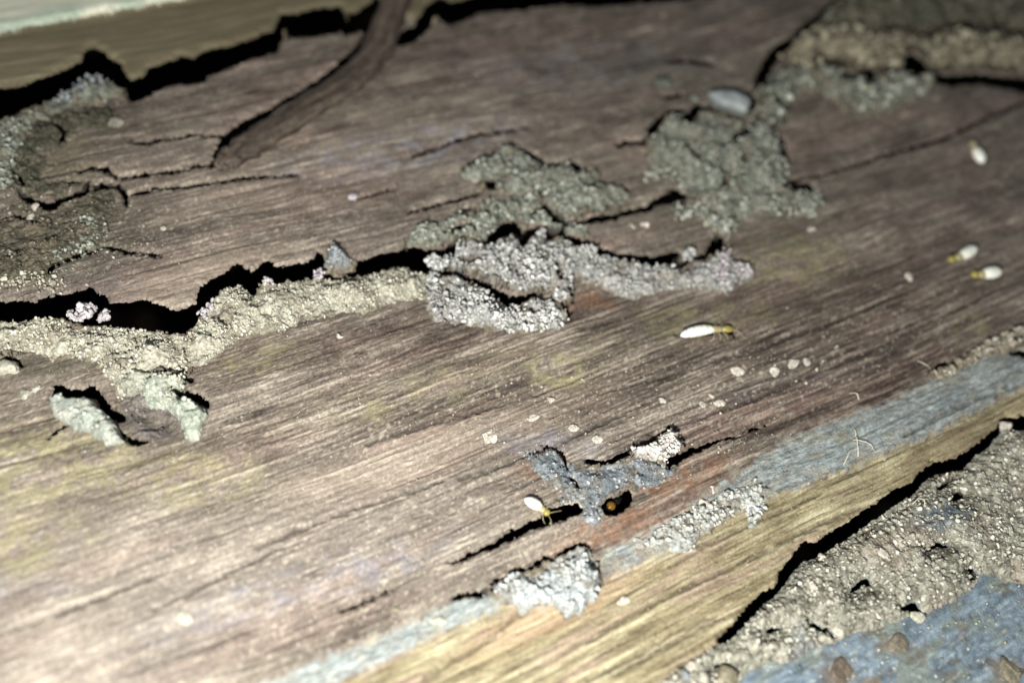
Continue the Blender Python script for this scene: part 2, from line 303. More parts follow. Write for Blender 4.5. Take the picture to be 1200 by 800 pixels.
def board_col(x, y):
    u, v = wuv(x, y, 2.0)
    n = 5*pn(x*0.5, y*1.2, 150)+4*pn(x*1.8, y*3, 151)
    c = wood_col(x, y)
    c = mix(c, strip_col(x, y), ss(5, -4, samp(STRIP, u, v)+n)*ss(-3, 3, samp(BAND, u, v)))
    c = mix(c, band_col(x, y), ss(4, -4, samp(BAND, u, v)+n)*(0.70+0.30*ss(-0.3, 0.3, n/6))*(1-0.75*blob(u, v, 760, 630, 150, 60, 25)*ss(-0.3, 0.3, pn(x*0.5, y*1.0, 155))))
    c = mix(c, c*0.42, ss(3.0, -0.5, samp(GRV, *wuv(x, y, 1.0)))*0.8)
    # dusting of pale soil along the seams
    q = ss(22, 0, np.abs(samp(BAND, u, v)+3))*ss(0.0, 0.5, fbm(x*0.7, y*0.9, 3, 152))
    return mix(c, lin((164,158,142))+0*c, q*0.55)
def band_col(x, y):
    g = grain_warp(x, y)
    s = 0.5 + 0.35*fbm(x*0.15, g*2.0, 3, 160) + 0.25*pn(x*1.2, y*3.5, 162)+0.2*pn(x*3, y*5, 163)
    col = ramp(s, [(80,84,82), (124,132,130), (158,166,164), (198,202,196)])
    return mix(col, lin((150,145,125))+0*col, ss(0.1, 0.6, fbm(x*0.3, y*0.5, 2, 165))*0.6)
def strip_col(x, y):
    u, v = wuv(x, y, 2.0); g = grain_warp(x, y)
    s = 0.52 + 0.28*fbm(x*0.05, g*0.8, 3, 170) + 0.34*fbm(x*0.07, g*2.8, 3, 171) + 0.30*pn(x*0.2, g*4, 174) + 0.22*pn(x*0.5, g*5, 172)+0.15*pn(x*5, y*5, 176) + 0.8*hair(x, g+50) + 0.14*pn(x*3, y*6, 173)
    col = ramp(s, [(84,73,54), (126,114,86), (158,147,116), (190,181,150)])
    n = fbm(x*0.09, g*0.5, 3, 175)
    col = mix(col, lin((150,128,112))*(0.6+0.6*np.clip(s, 0, 1))[..., None], ss(0.0, 0.4, n)*0.6)
    pk = blob(u, v, 650, 715, 120, 22, 26); col = mix(col, lin((180,148,120))+0*col, pk*0.45)
    gy = blob(u, v, 1130, 520, 90, 22, 28); col = mix(col, lin((130,116,90))+0*col, gy*0.5)
    gr = blob(u, v, 880, 600, 60, 10, 25)*0; return col
def top_col(x, y):
    u, v = wuv(x, y, 2.0); g = grain_warp(x, y)
    s = 0.5 + 0.3*fbm(x*0.05, g*0.9, 3, 180) + 0.15*pn(x*0.3, g*2, 181)
    col = ramp(s, [(92,84,62), (120,110,86), (150,140,112)])
    return col*0.80
def edge_col(x, y):
    s = 0.5 + 0.35*fbm(x*0.05, y*0.5, 3, 190)
    col = ramp(s, [(186,184,158), (214,212,190), (204,214,198)])
    u, v = wuv(x, y, 2.0)
    return mix(col, lin((128,152,134))+0*col, 0.6*ss(-22, -2, samp(EDGE, u, v))*ss(-0.2, 0.3, pn(x*0.15, y*0.2, 191)))

# ------------------------------------------------------------------ mesh / object helpers
def mesh_np(name, V, faces4=None, faces3=None, col=None, smooth=True, mats=(), fmat=None):
    me = bpy.data.meshes.new(name)
    V = np.asarray(V, np.float32)
    loops = []; starts = []; n = 0
    if faces4 is not None and len(faces4):
        f = np.asarray(faces4, np.int32); loops.append(f.ravel()); starts.append(np.arange(len(f))*4); n = len(f)*4
    if faces3 is not None and len(faces3):
        f = np.asarray(faces3, np.int32); loops.append(f.ravel()); starts.append(n+np.arange(len(f))*3)
    loops = np.concatenate(loops).astype(np.int32); starts = np.concatenate(starts).astype(np.int32)
    me.vertices.add(len(V)); me.vertices.foreach_set('co', (V*MM).astype(np.float32).ravel())
    me.loops.add(len(loops)); me.loops.foreach_set('vertex_index', loops)
    me.polygons.add(len(starts)); me.polygons.foreach_set('loop_start', starts)
    me.update(calc_edges=True)
    me.polygons.foreach_set('use_smooth', np.full(len(starts), smooth))
    if fmat is not None: me.polygons.foreach_set('material_index', np.asarray(fmat, np.int32))
    if col is not None:
        a = me.color_attributes.new('Col', 'FLOAT_COLOR', 'POINT')
        a.data.foreach_set('color', np.concatenate([np.clip(col, 0, 1), np.ones((len(V), 1))], 1).astype(np.float32).ravel())
    for m_ in mats: me.materials.append(m_)
    me.update()
    return me
def tag(o, label=None, cat=None, group=None, kind=None):
    if label: o['label'] = label
    if cat: o['category'] = cat
    if group: o['group'] = group
    if kind: o['kind'] = kind
    return o
def obj(name, me, parent=None, loc=None):
    """loc in mm; the mesh is given in world mm and moved so its origin is loc"""
    o = bpy.data.objects.new(name, me); C.objects.link(o)
    if parent is not None:
        o.parent = parent
        if me is not None:
            me.transform(Matrix.Translation(-Vector(parent.location)))
    elif loc is not None:
        L = Vector([float(c)*MM for c in loc]); o.location = L
        if me is not None: me.transform(Matrix.Translation(-L))
    return o
def empty(name, loc):
    o = bpy.data.objects.new(name, None); C.objects.link(o); o.location = Vector([float(c)*MM for c in loc]); o.empty_display_size = 0.005
    return o

# ------------------------------------------------------------------ materials
def material(name, fine=(1, 1), amp=0.35, bump=0.5, rough=0.62, spec=0.4, coarse=None, flat=None, extra=None):
    m_ = bpy.data.materials.new(name); m_.use_nodes = True
    nt = m_.node_tree; N = nt.nodes; L = nt.links
    P = N['Principled BSDF']
    tc = N.new('ShaderNodeTexCoord'); mp = N.new('ShaderNodeMapping'); mp.inputs['Scale'].default_value = (1000*fine[0], 1000*fine[1], 1000*max(fine))
    L.new(tc.outputs['Object'], mp.inputs[0])
    n1 = N.new('ShaderNodeTexNoise'); n1.inputs['Scale'].default_value = 1.0; n1.inputs['Detail'].default_value = 5; n1.inputs['Roughness'].default_value = 0.68
    L.new(mp.outputs[0], n1.inputs['Vector'])
    mp2 = N.new('ShaderNodeMapping'); mp2.inputs['Scale'].default_value = (5200, 5200, 5200); L.new(tc.outputs['Object'], mp2.inputs[0])
    n2 = N.new('ShaderNodeTexNoise'); n2.inputs['Scale'].default_value = 1.0; n2.inputs['Detail'].default_value = 2; L.new(mp2.outputs[0], n2.inputs['Vector'])
    if flat is None:
        at = N.new('ShaderNodeAttribute'); at.attribute_name = 'Col'; src = at.outputs['Color']
    else:
        at = N.new('ShaderNodeRGB'); at.outputs[0].default_value = tuple(flat)+(1,); src = at.outputs[0]
    mr = N.new('ShaderNodeMapRange'); mr.inputs[1].default_value = 0.3; mr.inputs[2].default_value = 0.7; mr.inputs[3].default_value = 1-amp; mr.inputs[4].default_value = 1+amp
    L.new(n1.outputs[0], mr.inputs[0])
    mr2 = N.new('ShaderNodeMapRange'); mr2.inputs[1].default_value = 0.3; mr2.inputs[2].default_value = 0.7; mr2.inputs[3].default_value = 1-amp*0.5; mr2.inputs[4].default_value = 1+amp*0.5
    L.new(n2.outputs[0], mr2.inputs[0])
    mu = N.new('ShaderNodeMath'); mu.operation = 'MULTIPLY'; L.new(mr.outputs[0], mu.inputs[0]); L.new(mr2.outputs[0], mu.inputs[1])
    vm = N.new('ShaderNodeVectorMath'); vm.operation = 'SCALE'; L.new(src, vm.inputs[0]); L.new(mu.outputs[0], vm.inputs['Scale'])
    L.new(vm.outputs[0], P.inputs['Base Color'])
    ad = N.new('ShaderNodeMath'); ad.operation = 'ADD'; L.new(n1.outputs[0], ad.inputs[0])
    hm = N.new('ShaderNodeMath'); hm.operation = 'MULTIPLY'; hm.inputs[1].default_value = 0.5; L.new(n2.outputs[0], hm.inputs[0]); L.new(hm.outputs[0], ad.inputs[1])
    bp = N.new('ShaderNodeBump'); bp.inputs['Strength'].default_value = 1.0; bp.inputs['Distance'].default_value = bump*MM
    L.new(ad.outputs[0], bp.inputs['Height']); L.new(bp.outputs[0], P.inputs['Normal'])
    rr = N.new('ShaderNodeMapRange'); rr.inputs[1].default_value = 0.35; rr.inputs[2].default_value = 0.65; rr.inputs[3].default_value = rough+0.15; rr.inputs[4].default_value = rough-0.15
    L.new(n2.outputs[0], rr.inputs[0]); L.new(rr.outputs[0], P.inputs['Roughness'])
    P.inputs['Specular IOR Level'].default_value = spec
    return m_
M_WOOD = material('weathered_wood', (0.12, 3.2), 0.24, 0.13, 0.66, 0.35)
M_STRIP = material('bare_wood', (0.20, 3.8), 0.26, 0.18, 0.62, 0.35)
M_BAND = material('grey_wood', (0.9, 3.0), 0.35, 0.20, 0.55, 0.45)
M_TOP = material('far_wood', (0.15, 1.5), 0.18, 0.10, 0.7, 0.3)
M_MUD = material('mud', (2.6, 2.6), 0.35, 0.16, 0.7, 0.35)
M_SOIL = material('soil', (2.2, 2.2), 0.35, 0.20, 0.7, 0.35)
M_CRUMB = material('crumb', (3.0, 3.0), 0.22, 0.07, 0.62, 0.4)
M_BLUE = material('blue_wood', (0.6, 2.2), 0.25, 0.16, 0.55, 0.4)
M_SPLINT = material('splinter', (1.4, 1.4), 0.35, 0.12, 0.7, 0.3)
M_GROUND = material('dark_earth', (0.5, 0.5), 0.3, 0.3, 0.9, 0.1, flat=tuple(lin((34,27,23))))

# ------------------------------------------------------------------ height sheets with ragged holes
def sheet_arrays(xs, ys, keepf, zf):
    """returns arrays for a grid whose faces with keepf(x,y) < 0 are removed; boundary pulled onto the contour"""
    X, Y = np.meshgrid(xs, ys); ny, nx = X.shape
    sd = keepf(X, Y)
    sc = 0.25*(sd[:-1, :-1]+sd[1:, :-1]+sd[:-1, 1:]+sd[1:, 1:])
    K = sc > 0
    # snap boundary vertices
    nk = np.zeros((ny, nx), int); tot = np.zeros((ny, nx), int)
    for a in (0, 1):
        for b in (0, 1):
            nk[a:ny-1+a, b:nx-1+b] += K; tot[a:ny-1+a, b:nx-1+b] += 1
    bd = (nk > 0) & (nk < tot)
    bx = X[bd]; by = Y[bd]; h = 0.04
    s0 = sd[bd]; gx = (keepf(bx+h, by)-keepf(bx-h, by))/(2*h); gy = (keepf(bx, by+h)-keepf(bx, by-h))/(2*h)
    g2 = gx*gx+gy*gy+1e-3
    stx = -s0*gx/g2; sty = -s0*gy/g2
    L = np.hypot(stx, sty)+1e-9; lim = 0.75*np.median(np.diff(xs)); f = np.minimum(1, lim/L)
    X = X.copy(); Y = Y.copy(); X[bd] += stx*f; Y[bd] += sty*f
    H = 0.45; gx = keepf(bx+H, by)-keepf(bx-H, by)+keepf(bx+H, by+.2)-keepf(bx-H, by+.2); gy = keepf(bx, by+H)-keepf(bx, by-H)+keepf(bx+.2, by+H)-keepf(bx+.2, by-H)
    gn = np.hypot(gx, gy)+1e-3; GX = np.zeros_like(X); GY = np.zeros_like(X); GX[bd] = gx/gn; GY[bd] = gy/gn
    return X, Y, zf(X, Y), K, GX, GY
def make_part(name, A, PM, colf, mat, parent, wall=0.55, under=0.9, wallcol=(40,32,28), loc=None, skipwall=None):
    X, Y, Z, K, GX, GY = A
    ny, nx = X.shape
    M_ = K & PM if PM is not None else K
    j, i = np.nonzero(M_)
    idx = lambda j, i: j*nx+i
    F = np.stack([idx(j, i), idx(j, i+1), idx(j+1, i+1), idx(j+1, i)], 1)
    used = np.unique(F); mp = np.full(nx*ny, -1); mp[used] = np.arange(len(used)); F = mp[F]
    V = np.stack([X.ravel()[used], Y.ravel()[used], Z.ravel()[used]], 1)
    col = colf(V[:, 0], V[:, 1])
    # walls along holes, coloured darker with depth so the gaps look black
    Kp = np.pad(K, 1, constant_values=True if skipwall else False)
    E = []
    kk = Kp[1:-1, 1:-1]
    for (dj, di, a, b) in ((0, -1, (1, 0), (0, 0)), (0, 1, (0, 1), (1, 1)), (-1, 0, (0, 0), (0, 1)), (1, 0, (1, 1), (1, 0))):
        nb = Kp[1+dj:1+dj+K.shape[0], 1+di:1+di+K.shape[1]]
        jj, ii = np.nonzero(M_ & ~nb)
        E.append(np.stack([idx(jj+a[0], ii+a[1]), idx(jj+b[0], ii+b[1])], 1))
    E = np.concatenate(E)
    if len(E):
        ev = np.unique(E); m2 = np.full(nx*ny, -1); m2[ev] = np.arange(len(ev)); n0 = len(V)
        x = X.ravel()[ev]; y = Y.ravel()[ev]; z = Z.ravel()[ev]; gx = GX.ravel()[ev]; gy = GY.ravel()[ev]
        rr = 0.6+0.8*_h(ev, ev*0+3, 5)
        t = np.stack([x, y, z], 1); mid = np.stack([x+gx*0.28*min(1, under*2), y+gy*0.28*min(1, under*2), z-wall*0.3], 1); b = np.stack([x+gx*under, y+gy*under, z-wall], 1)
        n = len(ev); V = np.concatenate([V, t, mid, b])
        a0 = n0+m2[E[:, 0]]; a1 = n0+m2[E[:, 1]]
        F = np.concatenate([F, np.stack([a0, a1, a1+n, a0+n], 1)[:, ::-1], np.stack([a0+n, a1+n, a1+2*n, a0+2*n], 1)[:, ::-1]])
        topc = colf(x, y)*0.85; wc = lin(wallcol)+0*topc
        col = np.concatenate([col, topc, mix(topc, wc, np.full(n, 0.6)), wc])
    me = mesh_np(name, V, faces4=F, col=col, mats=(mat,))
    return obj(name, me, parent, loc)

def axis(a, b, step, out_a, out_b, grow=1.35):
    core = list(np.arange(a, b, step)); s = step; v = core[0]; lo = []
    while v > out_a: s *= grow; v -= s; lo.append(v)
    s = step; v = core[-1]; hi = []
    while v < out_b: s *= grow; v += s; hi.append(v)
    return np.array(lo[::-1]+core+hi)

cu, cv = np.array([-15, 1215, 1215, -15]), np.array([-15, -15, 815, 815])
cx_, cy_ = p2w(cu, cv)
x0, x1, y0, y1 = cx_.min(), cx_.max(), cy_.min(), cy_.max()
print('plane extent', x0, x1, y0, y1, 'cam', CAMP)
def prog(a, b, s0, s1):
    out = [a]
    while out[-1] < b:
        t = (out[-1]-a)/(b-a); out.append(out[-1]+s0+(s1-s0)*t)
    return out
core_x = prog(x0, x1, 0.12, 0.30)
core_y = prog(y0, y1, 0.085, 0.17)
def extend(core, n=26, g=1.3):
    lo = []; s = core[1]-core[0]; v = core[0]
    for _ in range(n): s *= g; v -= s; lo.append(v); 
    lo = [q for q in lo if q > core[0]-140]
    hi = []; s = core[-1]-core[-2]; v = core[-1]
    for _ in range(n): s *= g; v += s; hi.append(v)
    hi = [q for q in hi if q < core[-1]+140]
    return np.array(lo[::-1]+list(core)+hi)
XS = extend(core_x); YS = extend(core_y)
print('grid', len(XS), len(YS), len(XS)*len(YS))
def board_keep(x, y):
    u, v = cuv(x, y)
    return np.minimum(samp(CRK, u, v), samp(BR, u, v)+3)
A = sheet_arrays(XS, YS, board_keep, board_z)
Xf = 0.25*(A[0][:-1, :-1]+A[0][1:, :-1]+A[0][:-1, 1:]+A[0][1:, 1:]); Yf = 0.25*(A[1][:-1, :-1]+A[1][1:, :-1]+A[1][:-1, 1:]+A[1][1:, 1:])
uf, vf = wuv(Xf, Yf, 1.0)
r_top = samp(TOPB, uf, vf) < 0; r_edge = samp(EDGE, uf, vf) < 0
r_abv = samp(ABV2, uf, vf) < 0; r_band = samp(BAND, uf, vf) < 0; r_strip = samp(STRIP, uf, vf) < 0

# setting: dark earth under the boards
gz = -26.0
gx = np.linspace(-420, 420, 60); GX_, GY_ = np.meshgrid(gx, gx)
GZ = gz + 1.5*fbm(GX_*0.05, GY_*0.05, 3, 900)
F = [(j*60+i, j*60+i+1, (j+1)*60+i+1, (j+1)*60+i) for j in range(59) for i in range(59)]
g = obj('ground', mesh_np('ground', np.stack([GX_.ravel(), GY_.ravel(), GZ.ravel()], 1), faces4=F, mats=(M_GROUND,)))
tag(g, kind='structure')

board = empty('weathered_board', (0, 0, -2))
tag(board, 'weathered brown board split by a long ragged crack across the middle', 'board')
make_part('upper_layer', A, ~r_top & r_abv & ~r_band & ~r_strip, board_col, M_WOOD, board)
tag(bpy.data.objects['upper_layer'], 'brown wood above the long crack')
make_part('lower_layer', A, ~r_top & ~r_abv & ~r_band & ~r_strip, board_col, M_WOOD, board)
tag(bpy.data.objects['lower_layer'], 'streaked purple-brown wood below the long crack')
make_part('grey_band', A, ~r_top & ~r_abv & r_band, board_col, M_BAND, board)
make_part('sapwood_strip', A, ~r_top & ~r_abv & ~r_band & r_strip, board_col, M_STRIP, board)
tag(bpy.data.objects['sapwood_strip'], 'bare yellow fibrous strip along the lower edge')
tb = empty('plain_board', tuple(p2w(150, 40)) + (-2,))
tag(tb, 'blurred plain tan board beyond the dark gap at top left', 'board')
make_part('board_face', A, r_top & ~r_edge, top_col, M_TOP, tb)
make_part('pale_edge', A, r_top & r_edge, edge_col, M_TOP, tb)

# ------------------------------------------------------------------ lower right: blue board and soil crust on it
def local_axes(P, step, pad=1.0):
    P = np.asarray([(p[0], p[1]) for p in P], float); x, y = p2w(P[:, 0], P[:, 1])
    return np.arange(x.min()-pad, x.max()+pad, step), np.arange(y.min()-pad, y.max()+pad, step)
BLUEZ = -1.5
def blue_z(x, y):
    return BLUEZ + 0.5*pn(x*0.06, y*0.09, 300) + 0.12*fbm(x*0.25, y*1.1, 3, 301) + 0.07*fbm(x*1.5, y*2, 2, 302)
def blue_col(x, y):
    u, v = wuv(x, y, 2.5)
    s = 0.5 + 0.35*fbm(x*0.18, y*1.0, 3, 310) + 0.30*fbm(x*0.8, y*2.4, 2, 311)
    col = ramp(s, [(64,74,82), (92,105,114), (118,132,142), (154,166,172)])
    col = mix(col, lin((118,124,112))+0*col, ss(-0.05, 0.4, fbm(x*0.2, y*0.4, 3, 312))*0.7)
    col = mix(col, lin((104,96,84))+0*col, ss(0.15, 0.5, fbm(x*0.35, y*0.5, 3, 316))*0.6)
    br = np.maximum.reduce([blob(u, v, 1055, 752, 24, 10, 0), blob(u, v, 990, 783, 22, 18, 30), blob(u, v, 1195, 780, 20, 16, 0), blob(u, v, 1030, 795, 14, 8, 0)])
    col = mix(col, lin((110,98,84))+0*col, br*0.85)
    return mix(col, lin((196,200,194))+0*col, ss(0.2, 0.7, fbm(x*0.8, y*2.2, 3, 315))*0.4)
SOILP = [(700,840),(768,800),(800,776),(842,750),(853,747),(880,725),(897,710),(920,692),(935,668),(948,655),(965,650),(1000,626),(1030,606),(1055,590),(1080,574),(1097,556),(1122,548),(1140,543),(1155,531),(1170,518),(1182,503),(1200,500),(1240,508),(1420,540),(1420,690),(1240,672),(1200,672),(1175,666),(1156,660),(1150,675),(1130,690),(1100,704),(1062,715),(1030,727),(1002,733),(985,742),(960,745),(930,768),(900,765),(872,783),(868,800),(860,840),(840,900),(660,900)]
SOIL = REG(SOILP)
lx = extend(list(np.arange(*[p2w(760, 800)[0]-3, p2w(1215, 815)[0]+22], 0.16)), 24); 
bx0, by0 = p2w(np.array([730, 1230, 1230, 760]), np.array([815, 480, 815, 830]))
XB = extend(prog(bx0.min(), bx0.max(), 0.15, 0.17), 22); YB = extend(prog(by0.min(), by0.max(), 0.13, 0.15), 22)
def blue_keep(x, y):
    u, v = wuv(x, y, 0.8); return np.minimum(-samp(BR, u, v)+4, samp(CRK, u, v)-0.5)
AB = sheet_arrays(XB, YB, blue_keep, blue_z)
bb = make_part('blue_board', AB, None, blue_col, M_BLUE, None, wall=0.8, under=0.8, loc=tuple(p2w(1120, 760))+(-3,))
tag(bb, 'blue-grey board in the lower right corner partly under crusted soil', 'board')

def soil_top(x, y, amp=1.0):
    f1, f2, cr = worley(x*1.5, y*1.5, 330); g1, g2, c2 = worley(x*3.2, y*3.2, 331)
    return 0.55*pn(x*0.12, y*0.12, 332) + amp*(0.24*np.sqrt(np.clip(1-f1*f1, 0, 1))*(0.3+0.9*cr) + 0.15*np.sqrt(np.clip(1-g1*g1*1.2, 0, 1))*(0.3+cr) + 0.16*fbm(x*0.8, y*0.8, 3, 333))
def soil_sd(x, y):
    u, v = wuv(x, y, 1.6); return np.minimum(-samp(SOIL, u, v)+6, samp(CRK, *cuv(x, y))-0.6)
def soil_z(x, y):
    sd = soil_sd(x, y); return blue_z(x, y) + 0.15 + 0.9*ss(0, 22, sd) + soil_top(x, y)*ss(-2, 8, sd)
def soil_col(x, y):
    u, v = wuv(x, y, 2.5)
    f1, f2, cr = worley(x*2.4, y*2.4, 340)
    s = 0.45 + 0.30*fbm(x*0.5, y*0.5, 3, 341) + 0.45*(cr-0.5) + 0.25*pn(x*4, y*4, 342)
    col = ramp(s, [(84,81,70), (130,127,113), (160,157,142), (202,198,184)])
    col = mix(col, lin((150,130,116))+0*col, ss(0.1, 0.5, pn(x*0.2, y*0.2, 343))*0.35)
    L_ = fbm(x*0.12, y*0.16, 3, 346); col = col*(1+0.28*np.clip(L_*1.6, -1, 1))[..., None]; col = mix(col, lin((98,90,74))+0*col, ss(0.15, 0.55, fbm(x*0.35, y*0.5, 3, 347))*0.5)
    bl = np.maximum.reduce([blob(u, v, 1105, 603, 34, 17, 15), blob(u, v, 945, 750, 16, 28, -10)*0.7])
    col = mix(col, lin((84,98,112))*(0.4+0.9*np.clip(s, 0, 1))[..., None], bl*0.8)
    return col
AS = sheet_arrays(np.array(prog(bx0.min()-2, bx0.max()+4, 0.10, 0.13)), np.array(prog(by0.min(), by0.max()+4, 0.085, 0.11)), soil_sd, soil_z)
sc_ = empty('soil_crust', tuple(p2w(1040, 660))+(BLUEZ,))
tag(sc_, 'thick crust of grainy grey-brown soil beside the dark gap at lower right', 'soil crust')
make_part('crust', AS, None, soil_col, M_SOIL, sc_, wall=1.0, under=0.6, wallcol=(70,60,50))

# ------------------------------------------------------------------ crumbs (tens of thousands of soil grains)
def ico(sub):
    import bmesh
    bm = bmesh.new(); bmesh.ops.create_icosphere(bm, subdivisions=sub, radius=1.0)
    V = np.array([v.co[:] for v in bm.verts]); F = np.array([[v.index for v in f.verts] for f in bm.faces]); bm.free(); return V, F
ICO1 = ico(1); ICO2 = ico(2)
VAR = []
for k in range(16):
    V, F = ICO2; r = np.random.default_rng(100+k)
    W = V.copy()
    for q in range(5):
        d = r.normal(size=3); d /= np.linalg.norm(d); c = r.uniform(0.25, 0.75)
        t = V@d; W += np.outer(np.where(t > c, -(t-c)*r.uniform(0.5, 1.0), 0), d)
        d = r.normal(size=3); d /= np.linalg.norm(d); W += np.outer(np.exp(-6*(1-V@d))*r.uniform(0.05, 0.3), d)
    W *= (1+r.normal(size=(len(V), 1))*0.10); VAR.append(W*np.array([1, r.uniform(.6, 1), r.uniform(.45, .9)]))
def rot_rand(n, r):
    q = r.normal(size=(n, 4)); q /= np.linalg.norm(q, axis=1, keepdims=True); w, x, y, z = q.T
    return np.stack([np.stack([1-2*(y*y+z*z), 2*(x*y-z*w), 2*(x*z+y*w)], 1), np.stack([2*(x*y+z*w), 1-2*(x*x+z*z), 2*(y*z-x*w)], 1), np.stack([2*(x*z-y*w), 2*(y*z+x*w), 1-2*(x*x+y*y)], 1)], 1)
def crumb_mesh(name, pts, rad, col, seed=0, mat=None, tiny=False):
    r = np.random.default_rng(seed); n = len(pts); R = rot_rand(n, r)
    if tiny:
        B1 = ICO1[0][None]*(0.75+0.5*r.random((n, 12, 1))); V = np.einsum('nij,nkj->nki', R, B1)*rad[:, None, None]+pts[:, None, :]
        F = (ICO1[1][None]+(np.arange(n)*12)[:, None, None]).reshape(-1, 3)
        return mesh_np(name, V.reshape(-1, 3), faces3=F, col=np.repeat(col, 12, 0), mats=(mat or M_CRUMB,))
    vi = r.integers(0, 16, n); B = np.stack(VAR)[vi]
    V = np.einsum('nij,nkj->nki', R, B)*rad[:, None, None]+pts[:, None, :]
    F = (ICO2[1][None]+(np.arange(n)*len(ICO2[0]))[:, None, None]).reshape(-1, 3)
    c = np.repeat(col, len(ICO2[0]), 0)
    return mesh_np(name, V.reshape(-1, 3), faces3=F, col=c, mats=(mat or M_CRUMB,))
WHITE = [(92,91,90), (140,139,136), (176,175,170), (214,212,206)]
GREEN = [(66,68,58), (104,107,95), (138,141,128), (186,188,174)]
CREAM = [(112,107,92), (150,146,130), (176,172,154), (206,202,186)]
TAN = [(78,72,58), (112,105,86), (140,132,110), (176,168,144)]
GREY = [(66,70,74), (100,106,110), (138,143,146), (186,188,186)]
def pal(n, P, r, spread=0.24, c=0.55): return ramp(c+spread*r.normal(size=n), P)
def scatter(P, n, seed, edge=0.0):
    """n random layout points inside polygon P"""
    r = np.random.default_rng(seed); P = np.asarray(P, float); out = []
    while sum(len(o) for o in out) < n:
        u = r.uniform(P[:, 0].min(), P[:, 0].max(), n*2); v = r.uniform(P[:, 1].min(), P[:, 1].max(), n*2)
        k = poly_sdf(u, v, P) < -edge; out.append(np.stack([u[k], v[k]], 1))
    return np.concatenate(out)[:n], r

# ------------------------------------------------------------------ raised crusts
def crust(name, P, label, cat, h=1.0, step=0.11, palette=GREEN, n=200, cr=(0.12, 0.26), clump=1.0, edge=14, seed=1, group=None, stack=0.3, c=0.55, ragged=1.5, base=0.1, cutcrack=True, mat=None, hard=False, film=0.45):
    F_ = new_field(30.0); poly_field(F_, P)
    def sd(x, y):
        u, v = wuv(x, y, ragged)
        a = -samp(F_, u, v) + (0 if hard else 4)
        if cutcrack:
            u2, v2 = cuv(x, y); a = np.minimum(a, samp(CRK, u2, v2))
        return a
    def z(x, y):
        s = sd(x, y); u, v = wuv(x, y, ragged); ep = -samp(F_, u, v)
        if cutcrack and not hard: ep = np.maximum(ep, np.where(ep > -4, 9-samp(CRK, u, v), -9))
        e = np.clip(s/edge, 0, 1) if hard else np.clip((ep+3)/edge, 0, 1)
        f1, f2, c1 = worley(x*1.6+seed, y*1.6, 400+seed); g1, g2, c2 = worley(x*3.6, y*3.6+seed, 401+seed)
        t = h*((0.35 if hard else 0)+(0.65 if hard else 1)*np.sqrt(e*(2-e))) * (0.75+0.7*fbm(x*0.35, y*0.35, 2, 410+seed))
        t += clump*(0.30*np.sqrt(np.clip(1-f1*f1, 0, 1))*c1 + 0.18*np.sqrt(np.clip(1-g1*g1*1.3, 0, 1))*(0.4+c2) - 0.12)*(0.3+0.7*e)
        if hard: return board_z(x, y) + base + np.maximum(t, 0.03)*ss(-1.5, 3.0, s)
        t += (0.35*fbm(x*0.9, y*0.9, 2, 430+seed)+0.40*pn(x*0.3, y*0.3, 431+seed)*max(1, h))*min(1.0, h+0.2)
        return board_z(x, y) - 0.22*(1-e) + t*(0.25+0.75*e)
    def col(x, y):
        f1, f2, c2 = worley(x*3.6, y*3.6+seed, 401+seed); a = fbm(x*0.6, y*0.6, 3, 420+seed)
        cc = ramp(c-0.08+0.36*a+0.35*(c2-0.5)+0.15*pn(x*5, y*5, 421), palette)
        u, v = wuv(x, y, ragged); ep = -samp(F_, u, v)
        w_ = film*1.5*ss(-0.15, 0.4, fbm(x*0.4, y*0.4, 3, 440+seed)) + (0 if hard else 0.7*ss(6, -3, ep))
        return mix(cc, ramp(0.5+0.5*pn(x*1.5, y*4, 441), [(74,66,54),(112,102,86),(142,132,114)]), np.clip(w_, 0, 1))
    xs, ys = local_axes(P, step)
    ctr = np.mean(np.asarray(P, float), 0); w = p2w(ctr[0], ctr[1]); zc = float(board_z(np.array([w[0]]), np.array([w[1]]))[0])
    root = empty(name, (float(w[0]), float(w[1]), zc)); tag(root, label, cat, group)
    make_part('crust', sheet_arrays(xs, ys, sd, z), None, col, mat or M_MUD, root, wall=(1.6*h+0.6 if hard else 0.7), under=(0.05 if hard else 0.5), wallcol=tuple(palette[0]))
    if n:
        uv, r = scatter(P, n, 500+seed)
        x, y = p2w(uv[:, 0], uv[:, 1]); s = sd(x, y); k = s > -2.0; x, y, s = x[k], y[k], s[k]
        patch_ = fbm(x*0.45, y*0.45, 2, 450+seed); k = r.random(len(x)) < ss(-0.5, 0.25, patch_); x, y, s = x[k], y[k], s[k]
        rad = cr[0]*0.7+(cr[1]-cr[0]*0.7)*r.random(len(x))**2.4
        zz = z(x, y)+rad*(0.15+stack*r.random(len(x))*2)
        o = obj('crumbs', crumb_mesh('crumbs', np.stack([x, y, zz], 1), rad, pal(len(x), palette, r, c=c+0.05), seed), root)
        tag(o, kind='stuff')
    return z

